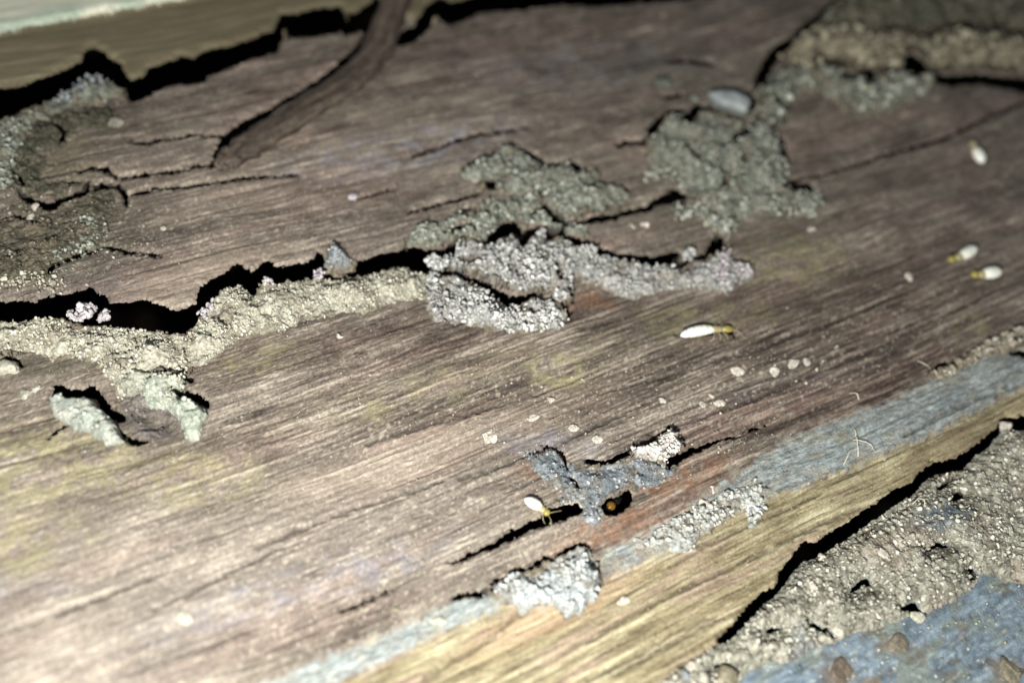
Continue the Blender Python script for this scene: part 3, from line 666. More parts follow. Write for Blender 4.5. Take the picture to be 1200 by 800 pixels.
RIML = [(-160,378),(-60,380),(0,378),(30,380),(50,377),(75,378),(100,381),(135,387),(155,389),(180,390),(200,394),(208,398),(220,394),(231,386),(238,372),(248,360),(258,350),(268,342),(280,337),(292,345),(298,350),(305,340),(315,333),(325,337),(345,334),(370,327),(395,330),(410,327),(425,325),(445,320),(465,314),(482,314),(498,322),(500,335),(498,352),(470,352),(440,362),(430,370),(400,368),(370,375),(340,384),(330,392),(300,391),(270,405),(250,418),(228,432),(215,440),(180,441),(158,452),(140,470),(132,452),(115,428),(90,416),(60,420),(30,410),(0,412),(-160,418)]
crust('soil_ridge', RIML, 'long creamy ridge of soil grains along the lower lip of the big crack', 'soil ridge', h=0.85, palette=CREAM, n=4200, cr=(0.11, 0.25), seed=1, edge=20, c=0.62, ragged=1.8)
CL1 = [(500,324),(520,328),(545,334),(570,346),(590,358),(610,362),(628,356),(642,352),(652,362),(660,372),(655,386),(635,384),(620,388),(600,391),(570,386),(540,379),(508,375),(500,350)]
crust('grain_heap', CL1, 'grey-white heap of round soil grains under the forked end of the crack', 'soil heap', h=1.1, palette=WHITE, n=1150, cr=(0.15, 0.33), seed=2, edge=12, stack=0.9, c=0.55)
CL2 = [(520,302),(538,292),(556,290),(570,294),(585,290),(600,284),(612,294),(622,286),(640,286),(665,290),(676,300),(670,318),(670,340),(666,352),(652,358),(645,350),(655,340),(648,330),(640,340),(620,344),(604,344),(592,335),(572,326),(556,317),(545,316),(528,312)]
crust('grain_bridge', CL2, 'knobbly bridge of round white soil grains between the two crack branches', 'soil heap', h=1.0, palette=WHITE, n=1500, cr=(0.15, 0.33), seed=3, edge=10, stack=1.2, c=0.6, cutcrack=True)
CL3 = [(672,290),(690,294),(705,302),(730,310),(770,313),(800,313),(826,308),(838,300),(850,303),(862,312),(878,318),(880,326),(862,332),(852,345),(842,336),(810,334),(780,338),(740,346),(712,338),(684,328),(672,318)]
crust('soil_ridge', CL3, 'ridge of grey-white grains below the right end of the big crack', 'soil ridge', h=0.8, palette=WHITE, n=1500, cr=(0.13, 0.30), seed=4, edge=12, stack=0.9, c=0.55)
CL4 = [(478,288),(485,274),(505,266),(530,262),(555,262),(575,250),(600,240),(622,238),(645,246),(668,262),(690,272),(680,280),(650,270),(622,266),(600,262),(586,268),(570,283),(560,288),(540,283),(520,283),(500,290)]
crust('soil_ridge', CL4, 'dull grey-green grains along the upper lip of the crack below the green patch', 'soil ridge', h=0.5, palette=GREEN, n=1000, cr=(0.12, 0.30), seed=5, edge=10, ragged=3.2, stack=0.8, c=0.6)
CL5 = [(545,207),(552,197),(565,190),(590,182),(605,182),(625,197),(645,204),(665,205),(685,212),(700,222),(733,230),(735,236),(720,245),(700,250),(680,255),(662,260),(645,252),(635,243),(620,238),(606,232),(590,232),(575,224),(555,217),(540,214)]
crust('mud_patch', CL5, 'grey-green crumbly mud patch above the middle of the big crack', 'mud patch', h=0.8, palette=GREEN, n=800, cr=(0.14, 0.32), seed=6, edge=12, ragged=3.2, stack=0.6, c=0.62)
CL6 = [(757,178),(765,163),(785,146),(805,150),(818,142),(835,143),(850,146),(866,158),(885,152),(900,155),(910,168),(914,186),(914,205),(914,226),(930,232),(947,230),(951,245),(948,259),(935,255),(925,246),(905,246),(882,250),(868,258),(856,276),(840,280),(845,262),(835,246),(806,243),(804,222),(792,206),(775,200),(758,194)]
crust('mud_patch', CL6, 'large grey-green mud patch with dark rim holes right of centre near the top', 'mud patch', h=1.2, palette=GREEN, n=1700, cr=(0.10, 0.30), seed=7, edge=16, ragged=3.2, stack=0.8, c=0.58)
CL7 = [(890,152),(885,130),(890,110),(905,98),(920,86),(945,84),(960,92),(980,92),(990,103),(1010,104),(1028,99),(1050,98),(1083,99),(1085,112),(1070,118),(1050,125),(1030,135),(1010,135),(985,122),(972,117),(955,110),(935,106),(925,114),(918,130),(912,148)]
crust('mud_ridge', CL7, 'hooked ridge of olive-grey mud under the broad mud tube at top right', 'mud ridge', h=1.5, step=0.16, palette=GREEN, n=900, cr=(0.2, 0.65), seed=8, edge=12, ragged=3.2, stack=0.7, c=0.58)
CL8 = [(922,70),(940,45),(975,38),(1010,46),(1050,50),(1075,52),(1105,52),(1120,43),(1140,52),(1165,47),(1200,60),(1420,90),(1420,120),(1200,92),(1160,87),(1130,91),(1100,93),(1082,86),(1064,70),(1048,86),(1024,86),(1004,88),(982,76),(955,74),(935,78)]
crust('mud_tube', CL8, 'broad lumpy tan mud tube running off the right edge near the top', 'mud tube', h=2.3, step=0.17, palette=TAN, n=1100, cr=(0.25, 0.85), seed=9, edge=16, stack=0.5, c=0.70)
CL9 = [(940,40),(960,25),(990,8),(1010,-20),(1040,-60),(1420,-60),(1420,50),(1200,46),(1180,38),(1160,30),(1140,34),(1118,24),(1104,36),(1075,38),(1045,38),(1000,36)]
crust('mud_crust', CL9, 'dark green-grey mud crust filling the top right corner', 'mud crust', h=1.6, step=0.2, palette=[(56,54,44),(82,80,66),(108,106,90),(138,136,118)], n=900, cr=(0.25, 0.8), seed=10, edge=14, stack=0.3, c=0.5)
CL10 = [(-90,175),(-40,158),(0,146),(30,134),(60,122),(85,110),(105,95),(120,92),(135,102),(145,108),(138,116),(115,122),(90,126),(62,134),(42,146),(32,168),(26,192),(14,214),(0,228),(-90,240)]
crust('mud_patch', CL10, 'glinting grey-green mud patch along the gap in the top left corner', 'mud patch', h=0.7, step=0.13, palette=GREEN, n=800, cr=(0.13, 0.30), seed=11, edge=14, ragged=3.2, c=0.5)
CL11 = [(-90,262),(0,246),(20,238),(48,248),(64,249),(85,238),(110,228),(135,226),(140,240),(142,258),(132,282),(122,296),(100,300),(64,318),(56,330),(20,345),(-90,348)]
crust('mud_patch', CL11, 'cracked olive-brown mud patch at the left edge above the big crack', 'mud patch', h=0.35, step=0.12, palette=[(54,50,40),(80,75,60),(108,101,84),(170,164,148)], n=950, cr=(0.10, 0.26), seed=12, edge=24, c=0.42, stack=0.2)
CL22 = [(-90,200),(0,190),(20,180),(34,150),(60,138),(95,132),(128,122),(140,135),(128,155),(96,160),(70,172),(56,192),(50,212),(80,222),(70,232),(45,232),(20,222),(-90,236)]
crust('mud_crust', CL22, 'thin dark olive mud crust over the wood in the upper left corner', 'mud crust', h=0.4, step=0.14, palette=[(46,45,36),(68,66,52),(92,88,70),(140,136,118)], n=420, cr=(0.08, 0.28), seed=23, edge=16, c=0.42, film=0.35, ragged=3)
CL12 = [(60,473),(66,463),(80,468),(95,472),(112,470),(118,484),(133,494),(140,506),(147,522),(132,524),(110,512),(85,502),(63,488)]
crust('mud_flake', CL12, 'smooth pale grey-green mud flake in front of a dark hole at lower left', 'mud flake', h=1.3, palette=[(100,104,96),(140,146,136),(168,170,158),(196,192,180)], n=40, cr=(0.12, 0.3), clump=0.35, seed=13, edge=9, hard=True, film=0.1, c=0.6)
CL13 = [(168,462),(183,447),(200,444),(215,446),(216,458),(204,466),(216,472),(238,479),(242,492),(234,516),(220,516),(210,492),(196,480),(180,480),(170,473)]
crust('mud_flake', CL13, 'hooked pale mud flake with a dark slot, right of the smooth flake at lower left', 'mud flake', h=1.2, palette=[(100,106,94),(142,148,134),(170,174,160),(206,204,188)], n=90, cr=(0.12, 0.26), clump=0.5, seed=14, edge=9, hard=True, film=0.1, c=0.62)
CL21 = [(143,458),(150,446),(170,440),(196,446),(206,470),(214,492),(206,508),(186,514),(160,516),(148,506),(142,490),(138,472)]
crust('mud_flake', CL21, 'flat brown plate of mud between the two pale flakes at lower left', 'mud flake', h=0.3, palette=[(70,64,60),(98,90,86),(122,116,110),(160,156,148)], n=60, cr=(0.10, 0.24), clump=0.3, seed=21, edge=12, c=0.45, film=0.3)
crust('mud_patch', [(140,440),(150,432),(172,436),(196,440),(190,452),(172,462),(158,468),(146,462),(136,452)], 'pale soft mound of mud joining the long creamy ridge to the hooked flake', 'mud patch', h=0.8, palette=[(104,106,94),(146,148,132),(172,172,156),(204,202,186)], n=130, cr=(0.10, 0.24), clump=0.5, seed=22, edge=9, c=0.6, film=0.2)
CL14 = [(610,528),(625,522),(645,527),(660,540),(675,545),(700,550),(735,543),(756,536),(775,545),(790,548),(784,562),(770,572),(748,574),(738,568),(726,572),(710,580),(702,592),(704,606),(716,612),(700,616),(690,619),(680,610),(684,602),(682,588),(662,589),(652,592),(655,580),(640,565),(622,548)]
crust('mud_crust', CL14, 'dark blue-grey mud crust round the small holes below centre', 'mud crust', clump=0.6, h=0.35, palette=GREY, n=420, cr=(0.10, 0.24), seed=15, edge=12, c=0.52, film=0.4)
CL15 = [(734,531),(745,529),(758,527),(768,519),(774,511),(784,510),(792,520),(796,532),(786,541),(780,548),(762,538),(748,538)]
crust('grain_heap', CL15, 'small white heap of grains above the dark blue-grey crust', 'soil heap', h=0.8, palette=[(150,146,138),(182,176,168),(206,200,192),(226,222,214)], n=190, cr=(0.14, 0.28), seed=16, edge=7, stack=0.7, c=0.6)
CL16 = [(578,694),(585,682),(605,673),(625,671),(640,662),(655,655),(680,646),(690,650),(698,665),(706,680),(700,695),(682,716),(664,722),(655,706),(630,706),(612,713),(604,705),(590,706)]
crust('grain_heap', CL16, 'bright white crumbly heap on the grey band near the bottom centre', 'soil heap', h=0.9, palette=[(110,116,118),(150,156,156),(178,182,180),(208,208,202)], n=620, cr=(0.12, 0.30), seed=17, edge=10, stack=0.6, c=0.62)
CL17 = [(738,642),(745,632),(780,615),(800,600),(830,588),(850,578),(880,563),(897,572),(897,590),(890,612),(880,622),(872,602),(850,612),(824,627),(815,642),(790,652),(768,642)]
crust('grain_heap', CL17, 'loose low spread of grey-white grains between the brown wood and the yellow strip', 'soil heap', h=0.15, palette=[(110,112,108),(150,152,146),(182,182,174),(212,208,200)], n=560, cr=(0.10, 0.32), seed=18, edge=10, stack=0.5, c=0.58, ragged=3)
CL18 = [(1092,440),(1110,432),(1130,420),(1138,408),(1165,396),(1200,380),(1300,345),(1300,372),(1200,402),(1172,415),(1150,418),(1122,436),(1102,445)]
crust('grain_heap', CL18, 'row of beige soil clods along the top of the grey band at the right edge', 'soil heap', h=0.4, palette=[(108,100,84),(140,132,114),(166,158,140),(190,184,168)], n=330, cr=(0.14, 0.45), seed=19, edge=8, stack=0.5, c=0.6)
CL19 = [(380,312),(385,302),(388,293),(393,291),(400,298),(410,303),(412,312),(396,315)]
crust('mud_flake', CL19, 'small grey crumb flake perched on the upper lip of the big crack', 'mud flake', h=0.6, palette=GREY, n=70, cr=(0.12, 0.24), seed=20, edge=6, c=0.65, cutcrack=False)
CL20 = [(838,796),(836,786),(846,780),(856,780),(866,788),(870,800),(868,815),(836,815)]
FZ = {}
def flat_flake(P, name, label, cat, pal_, seed, zb, h): pass

# pellet clusters that sit in the mouth of the crack
def cluster(P, n, rr, z0, name, label, cat, palette, seed, c=0.6):
    uv, r = scatter(P, n, seed); zz = z0 + r.normal(size=n)*0.18
    x, y = p2w(uv[:, 0], uv[:, 1], 0.0)
    rad = rr[0]+(rr[1]-rr[0])*r.random(n)
    loc = (float(x.mean()), float(y.mean()), z0)
    o = obj(name, crumb_mesh(name, np.stack([x, y, zz], 1), rad, pal(n, palette, r, c=c), seed), None, loc)
    tag(o, label, cat); return o
LIL = [(120,112,116),(160,152,154),(188,180,180),(212,206,204)]
def ridge(L, w, n, rr, h, label, palette, seed, c=0.6):
    r = np.random.default_rng(seed); L = np.asarray(L, float); q = r.uniform(0, len(L)-1.001, n); i = q.astype(int); f = (q-i)[:, None]
    P = L[i]*(1-f)+L[i+1]*f + r.normal(size=(n, 2))*w*np.array([1, 0.8])
    x, y = p2w(P[:, 0], P[:, 1]); k = crack(x, y) > 0; x, y = x[k], y[k]; rad = rr[0]+(rr[1]-rr[0])*r.random(len(x))**1.6
    z = board_z(x, y)+h*np.clip(r.random(len(x)), 0.2, 1)
    o = obj('grain_ridge', crumb_mesh('grain_ridge', np.stack([x, y, z], 1), rad, pal(len(x), palette, r, c=c), seed), None, (float(x.mean()), float(y.mean()), float(z.mean()))); tag(o, label, 'soil ridge')
ridge([(756,215),(772,205),(790,212),(806,222),(830,240),(850,246)], 5, 150, (0.14,0.34), 0.9, 'thin line of pale grains across the brown wood left of the large mud patch', GREEN, 621, 0.8)
ridge([(790,248),(815,250),(838,262),(850,275),(846,262),(862,250),(880,238),(905,250),(946,252),(948,236)], 5, 330, (0.14,0.36), 1.0, 'bright grains along the bottom edge of the large mud patch', GREEN, 622, 0.75)
ridge([(872,172),(890,165),(905,180),(912,205),(905,225),(880,200),(870,215)], 7, 260, (0.14,0.34), 1.7, 'bright grains heaped on the right half of the large mud patch', GREEN, 623, 0.78)
ridge([(893,150),(888,130),(893,112),(905,104),(915,96)], 7, 190, (0.16,0.36), 1.2, 'steep neck of grey-green grains between the large patch and the top right mud', GREEN, 624, 0.7)
ridge([(925,82),(950,88),(975,100),(1000,118),(1030,112),(1070,108)], 8, 240, (0.2,0.5), 2.0, 'blurred coarse crumbs on the hooked mud ridge at top right', TAN, 625, 0.7)
ridge([(68,118),(90,108),(108,98),(125,98)], 5, 150, (0.12,0.32), 0.9, 'glinting grains at the peak of the mud beside the top left gap', GREY, 626, 0.7)
ridge([(100,262),(115,268),(118,285),(100,300),(85,295),(70,312)], 7, 170, (0.1,0.28), 0.4, 'pale grains around the short crack in the left mud patch', GREEN, 627, 0.6)
ridge([(0,330),(20,335),(40,330),(60,338),(75,345)], 8, 130, (0.1,0.3), 0.3, 'pale grains just above the big crack at the left edge', CREAM, 628, 0.55)
ridge([(8,168),(15,185),(8,205),(20,220)], 7, 130, (0.12,0.3), 0.7, 'grey-green grains down the left edge below the top left gap', GREEN, 629, 0.6)
ridge([(548,350),(585,372),(620,378),(652,374)], 7, 260, (0.18,0.34), 1.5, 'whitest grains capping the heap under the fork', WHITE, 630, 0.85)
ridge([(178,452),(200,448),(212,452),(200,470),(184,474)], 3, 120, (0.12,0.26), 1.3, 'white smear of grains on top of the hooked flake', CREAM, 631, 0.85)
ridge([(560,250),(600,248),(640,250),(665,255)], 4, 160, (0.12,0.3), 0.8, 'dull grains linking the green mud patch to the crack below it', GREEN, 632, 0.55)
cluster([(78,366),(88,358),(100,352),(110,355),(108,364),(92,372),(80,371)], 60, (0.22, 0.42), -0.3, 'pellet_cluster', 'pinkish-white cluster of pellets in the mouth of the big crack at far left', 'pellets', LIL, 601)
cluster([(115,370),(122,362),(130,364),(128,370),(118,373)], 26, (0.2, 0.36), -0.2, 'pellet_cluster', 'smaller pinkish pellet cluster just right of the first one in the crack', 'pellets', LIL, 602)
cluster([(232,372),(240,362),(252,353),(250,364),(240,374)], 34, (0.16, 0.3), 0.35, 'pellet_cluster', 'lilac-white pellets on the crack lip where the crack bends upward', 'pellets', LIL, 603)
cluster([(368,328),(369,320),(376,318),(379,324),(376,332)], 26, (0.16, 0.28), 0.5, 'pellet_cluster', 'little upright knob of white pellets on the rim between bend and fork', 'pellets', LIL, 604)
cluster([(309,338),(311,330),(320,331),(321,338)], 20, (0.16, 0.28), 0.5, 'pellet_cluster', 'small white knob of pellets standing on the rim just right of the crack bend', 'pellets', LIL, 605)
cluster([(498,308),(508,303),(518,305),(524,300),(526,312),(516,320),(504,320)], 90, (0.18, 0.34), 0.4, 'pellet_cluster', 'white pellet cluster jutting into the fork of the crack', 'pellets', WHITE, 606, 0.75)
cluster([(628,276),(634,270),(640,274),(636,281)], 16, (0.2, 0.36), 0.2, 'pellet_cluster', 'pale pellets hanging in the dark hollow above the grain bridge', 'pellets', WHITE, 607, 0.7)
cluster([(798,300),(806,294),(814,298),(810,308),(800,306)], 40, (0.15, 0.3), 0.5, 'pellet_cluster', 'pellet cluster bridging the right end of the big crack', 'pellets', WHITE, 608, 0.6)
cluster([(836,320),(842,300),(852,300),(850,330),(842,342),(836,338)], 110, (0.15, 0.28), 1.1, 'pellet_cluster', 'lilac-white pellets piled under the round hole at the crack end', 'pellets', LIL, 609, 0.65)
cluster([(854,316),(862,312),(876,318),(878,325),(862,326)], 60, (0.14, 0.26), 0.8, 'pellet_cluster', 'last lilac-white pellets at the very tip of the crack', 'pellets', LIL, 610, 0.65)
cluster([(672,300),(688,292),(700,300),(690,308),(678,310)], 50, (0.15, 0.28), 1.0, 'pellet_cluster', 'white pellets on the lip right of the grain bridge', 'pellets', WHITE, 611, 0.7)

# loose grains over the wood: countless
def loose(name, label, regions, seed, palette=CREAM):
    pts = []; rd = []; cl = []
    for (P, n, r0, r1) in regions:
        uv, r = scatter(P, n, seed); seed += 1
        x, y = p2w(uv[:, 0], uv[:, 1]); k = crack(x, y) > 1.0; x = x[k]; y = y[k]
        rad = r0+(r1-r0)*r.random(len(x))**3
        pts.append(np.stack([x, y, board_z(x, y)+rad*0.35], 1)); rd.append(rad); cl.append(pal(len(x), palette, r, 0.3, 0.35))
    o = obj(name, crumb_mesh(name, np.concatenate(pts), np.concatenate(rd), np.concatenate(cl), seed), None, (0, 0, 0)); tag(o, label, 'grains', kind='stuff')
loose('loose_grains', 'fine loose soil grains strewn over the weathered wood', [
 ([(0,110),(450,80),(760,60),(860,180),(600,300),(300,300),(0,340)], 900, 0.04, 0.13),
 ([(150,500),(700,380),(1180,250),(1180,400),(880,530),(560,650),(300,780),(0,790),(0,600)], 1800, 0.035, 0.13),
 ([(560,450),(1000,400),(880,530),(600,600)], 350, 0.05, 0.20),
 ([(380,790),(600,700),(900,590),(1190,460),(1180,480),(830,740),(720,795)], 260, 0.03, 0.12),
 ([(680,285),(830,260),(870,300),(850,345),(680,345)], 300, 0.05, 0.2),
 ([(760,180),(900,150),(900,260),(780,260)], 250, 0.06, 0.22),
 ([(0,230),(150,220),(190,300),(100,345),(0,350)], 400, 0.05, 0.2),
 ([(150,480),(500,390),(520,400),(250,520)], 160, 0.04, 0.12)], 700)
r = np.random.default_rng(77); n = 15000
U_ = r.uniform(-30, 1230, n); V_ = r.uniform(20, 830, n); x, y = p2w(U_, V_)
den = ss(-0.3, 0.5, fbm(x*0.12, y*0.3, 3, 79)); k = (r.random(n) < den) & (crack(x, y) > 1) & (samp(BR, U_, V_) > 3) & (samp(TOPB, U_, V_) > 3); x, y = x[k], y[k]
rad = 0.018+0.055*r.random(len(x))**2
o = obj('dust', crumb_mesh('dust', np.stack([x, y, board_z(x, y)+rad*0.3], 1), rad, pal(len(x), [(84,78,68),(128,120,106),(168,160,144),(204,198,182)], r, 0.3, 0.55), 78, tiny=True), None, (0, 0, 0)); tag(o, 'fine pale dust caught in the wood grain', 'dust', kind='stuff')
# soil grains lying on the crust of soil
uv, r = scatter(SOILP, 5200, 801); k = (uv[:, 0] < 1225) & (uv[:, 1] < 830); uv = uv[k]
x, y = p2w(uv[:, 0], uv[:, 1], -0.6); s = soil_sd(x, y); k = s > 0.5; x = x[k]; y = y[k]
rad = 0.09+0.20*r.random(len(x))**2.2
o = obj('crumbs', crumb_mesh('crumbs', np.stack([x, y, soil_z(x, y)+rad*0.15], 1), rad, pal(len(x), [(96,92,80),(140,136,122),(168,164,148),(208,204,190)], r, 0.26, 0.58), 802), sc_); tag(o, kind='stuff')
uv, r = scatter([(872,790),(900,770),(960,748),(1060,720),(1140,690),(1200,680),(1215,812),(870,812)], 240, 803)
x, y = p2w(uv[:, 0], uv[:, 1], BLUEZ); rad = 0.03+0.16*r.random(len(x))**3.5
o = obj('loose_grains', crumb_mesh('loose_grains', np.stack([x, y, blue_z(x, y)+rad*0.3], 1), rad, pal(len(x), CREAM, r, 0.3), 804), None, (float(x.mean()), float(y.mean()), BLUEZ)); tag(o, 'fine grains dusted over the blue-grey board', 'grains', kind='stuff')

# ------------------------------------------------------------------ single clods one can point to
def clod(px, py, dpx, label, palette=CREAM, flat=0.6, seed=0, ang=0, asp=1.0, zf=board_z, name='soil_clod', lift=0.30, c=0.7, cat='clod', zref=0.0, rough=None):
    x, y = p2w(px, py, zref); x = float(x); y = float(y)
    dd = np.linalg.norm(np.array([x, y, 0])-CAMP); rad = dpx/2*dd/FPX
    r = np.random.default_rng(seed+3000); V, F = ico(3); W = V.copy()
    for q in range(7):
        d = r.normal(size=3); d /= np.linalg.norm(d); cc = r.uniform(0.3, 0.8); t = V@d
        W += np.outer(np.where(t > cc, -(t-cc)*r.uniform(0.4, 0.9), 0), d)
        d = r.normal(size=3); d /= np.linalg.norm(d); W += np.outer(np.exp(-9*(1-V@d))*r.uniform(0.05, 0.28), d)
    n_ = fbm(V[:, 0]*3+seed, V[:, 1]*3+V[:, 2]*2, 3, seed); W *= (1+0.22*n_[:, None])
    W = W*np.array([1.0, 1.0/asp, flat])*rad
    a = math.radians(ang); W = W@np.array([[math.cos(a), math.sin(a), 0], [-math.sin(a), math.cos(a), 0], [0, 0, 1]])
    z = float(zf(np.array([x]), np.array([y]))[0])
    col = ramp(c-0.05+0.35*n_, palette)
    o = obj(name, mesh_np(name, W+np.array([x, y, z+rad*flat*lift]), faces3=F, col=col, mats=(M_MUD,)), None, (x, y, z))
    tag(o, label, cat); return o
PK = [(150,140,126),(176,166,152),(198,188,174),(216,208,196)]
CL = [
 (864,437,17,'pale clod below the lying termite, leftmost of the row of clods',PK,.3),(907,437,15,'small beige clod second in the row right of the lying termite',PK,.35),(930,427,16,'pinkish clod third in the row towards the right',PK,.35),(945,425,11,'little clod at the right end of the row below the lying termite',PK,.35),
 (776,470,12,'pale clod lying below and left of the row of clods',PK,.35),(842,473,14,'flat pale clod with a broken edge below the row of clods',PK,.3),(822,475,10,'small clod beside the broken flat one',PK,.35),(833,465,8,'tiny white clod above the broken flat one',PK,.5),
 (645,466,12,'rounded pale speck of soil on the wood below the white heap',PK,.4),(672,500,16,'flat pale crumb above the blue-grey crust',PK,.25),(575,510,18,'flat beige crumb on streaked wood at left of the blue-grey crust',PK,.2),(627,487,14,'pale crumb between the white heap and the blue-grey crust',PK,.25),(700,514,16,'low cream crumb just above the dark slit of the blue-grey crust',PK,.2),
 (399,396,9,'single white grain below the middle of the pale rim',PK,.7),(1063,325,14,'beige crumb left of the two blurred termites',PK,.3),(948,272,11,'pale grain below the large mud patch',PK,.6),(776,102,22,'blurred grey-green pebble on the far wood near the top',[(60,62,56),(88,92,84),(112,116,106)],.5),
 (812,122,10,'small blurred crumb left of the white shell flake',GREEN,.6),(786,147,12,'white crumb on the left rim of the large mud patch',PK,.7),(138,147,18,'pale blurred crumb under the mud at top left',[(96,92,80),(130,126,110),(160,154,138)],.25),(44,245,10,'white grain beside the black crack at left',PK,.7),
 (33,256,18,'pale longish chip beside the short crack at far left',PK,.4),(193,272,9,'tan grain alone on the wood right of the left mud patch',CREAM,.5),(413,232,13,'small lilac grain alone on the wood above the big crack',LIL,.6),(8,432,30,'cream clod at the left edge under the pale rim',CREAM,.5),
 (26,458,12,'pale clod left of the dark hole at lower left',CREAM,.5),(40,452,10,'small clod nearest the dark hole at lower left',CREAM,.5),(741,266,9,'grain left of the wide pale chip above the crack',PK,.6),(756,264,13,'wide pale chip above the right part of the crack',PK,.4),
 (515,725,18,'cream chip at the bottom left of the grey band',CREAM,.3),(215,724,20,'bright cream crumb alone near the bottom left',CREAM,.3),(464,712,9,'dark crumb beside the grey band near the bottom',TAN,.6),(731,703,16,'pinkish crumb on the yellow strip',PK,.25),
 (956,230,15,'pale crumb at the right corner of the large mud patch',CREAM,.6),(826,262,13,'greenish crumb under the large mud patch',CREAM,.6),(824,590,12,'white crumb on the grains left of the yellow strip',PK,.6),(835,575,10,'small white crumb above the loose spread of grains',PK,.6),
 (884,600,22,'bluish white splash of dried mud on the yellow strip',[(130,140,144),(170,180,184),(200,208,210),(224,228,226)],.35),
]
for i, (px, py, d, lb, pl_, fl) in enumerate(CL):
    clod(px, py, d, lb, pl_, fl, seed=i, ang=17*i % 180, asp=1.0+0.5*((i*7) % 5)/5)
for i, (px, py, d, lb, pl_, fl) in enumerate([
 (808,782,14,'long white grain in the gravelly corner of the soil crust',PK,.7),(800,795,12,'grey grain left of the long white grain',GREY,.7),(822,797,14,'pale stone grain at the bottom of the soil crust',CREAM,.7),
 (852,795,30,'rounded olive clod at the lower tip of the soil crust',TAN,.6),(1078,720,16,'pale clod at the edge of soil and blue board',CREAM,.5),(967,745,14,'small upright clod on the soil edge',CREAM,.7),
 (990,783,28,'brown clod on the blue-grey board',[(66,58,48),(92,82,70),(116,104,90)],.3),(1055,752,30,'flat brown patch of dried mud on the blue-grey board',[(84,78,66),(108,100,86),(130,122,106)],.16),(1195,783,30,'brown clod at the right edge on the blue-grey board',[(76,70,58),(104,98,82),(140,134,114)],.3),(1030,652,12,'pinkish clod on the soil crust beside the gap',PK,.6),(965,652,13,'round pink clod at the lip of the lower gap',PK,.7),(947,690,12,'pale clod on the soil crust below the gap',PK,.6),(1183,497,14,'pinkish clod at the upper corner of the soil crust',PK,.6)]):
    zf = (lambda X_, Y_: np.maximum(soil_z(X_, Y_)*(soil_sd(X_, Y_) > 0)+blue_z(X_, Y_)*(soil_sd(X_, Y_) <= 0), -9))
    clod(px, py, d, lb, pl_, fl, seed=60+i, ang=31*i % 180, asp=1.5 if i in (0, 5) else 1.1, zf=zf, zref=-0.8)

# ------------------------------------------------------------------ lofted bodies
def loft(name, path, prof, mats, parent=None, loc=None, seg=16, fmat=None, colf=None, up=np.array([0, 0, 1.0])):
    """path: n x 3 mm; prof: n x (half width, half height)"""
    path = np.asarray(path, float); n = len(path); V = []
    T = np.gradient(path, axis=0); T /= np.linalg.norm(T, axis=1, keepdims=True)
    for p, t, (a, b) in zip(path, T, prof):
        s = np.cross(up, t); s /= np.linalg.norm(s)+1e-9; w = np.cross(t, s)
        th = np.arange(seg)*2*np.pi/seg
        V.append(p+np.outer(np.cos(th)*a, s)+np.outer(np.sin(th)*b, w))
    V = np.concatenate(V+[path[:1], path[-1:]])
    F4 = [(i*seg+k, i*seg+(k+1) % seg, (i+1)*seg+(k+1) % seg, (i+1)*seg+k) for i in range(n-1) for k in range(seg)]
    F3 = [((k+1) % seg, k, n*seg) for k in range(seg)]+[((n-1)*seg+k, (n-1)*seg+(k+1) % seg, n*seg+1) for k in range(seg)]
    fm = None
    if fmat is not None: fm = [fmat[f[0]//seg] for f in F4]+[fmat[0]]*seg+[fmat[-1]]*seg
    me = mesh_np(name, V, faces4=F4, faces3=F3, col=None if colf is None else colf(V), mats=mats, fmat=fm)
    return obj(name, me, parent, loc)
def smooth_path(P, n):
    P = np.asarray(P, float); t = np.linspace(0, len(P)-1, n); out = []
    for q in t:
        i = min(int(q), len(P)-2); f = q-i
        p0 = P[max(i-1, 0)]; p1 = P[i]; p2 = P[i+1]; p3 = P[min(i+2, len(P)-1)]
        out.append(0.5*((2*p1)+(-p0+p2)*f+(2*p0-5*p1+4*p2-p3)*f*f+(-p0+3*p1-3*p2+p3)*f**3))
    return np.array(out)

# dark splinter at the top left
SP = smooth_path([(500,-70,30),(484,-30,30),(468,5,32),(454,40,34),(437,74,35),(407,106,34),(367,133,34),(327,159,36),(294,180,34),(274,193,30),(262,201,20),(256,205,10)], 90)
sx, sy = p2w(SP[:, 0], SP[:, 1]); dd = np.sqrt((sx-CAMP[0])**2+(sy-CAMP[1])**2+CAMP[2]**2)
hw = SP[:, 2]/2*dd/FPX
zz = board_z(sx, sy)
zz = np.convolve(np.pad(zz, 6, mode='edge'), np.ones(13)/13, 'valid')
prof = np.stack([hw*(0.95+0.26*pn(np.arange(90)*0.22, np.zeros(90), 91)), np.minimum(hw*0.6, 1.1)*(1+0.08*pn(np.arange(90)*0.4, np.ones(90), 92))], 1)
def spl_col(V):
    n_ = len(V)-2; k = np.arange(len(V)) % 28; i = np.arange(len(V))//28
    s = 0.5+0.45*pn(k*0.55, i*0.08, 93)+0.45*pn(k*1.1, i*0.3, 94)+0.8*ss(22, 0, i)+0.5*ss(82, 90, i)
    return ramp(s, [(46,40,35),(76,66,57),(108,95,83)])
so = loft('wood_splinter', np.stack([sx, sy, zz+0.8], 1), prof, (M_SPLINT,), None, (float(sx[45]), float(sy[45]), float(zz[45])), seg=28, colf=spl_col)
tag(so, 'dark brown curved splinter lying from the top gap down across the far wood', 'splinter')
so_me = so.data
co = np.zeros(len(so_me.vertices)*3, np.float32); so_me.vertices.foreach_get('co', co); co = co.reshape(-1, 3)
k = np.arange(len(co)) % 28; i = np.arange(len(co))//28
co[:, 2] += (0.00022*pn(k*0.9, i*0.16, 95)+0.00014*pn(k*1.7, i*0.5, 96)).astype(np.float32)
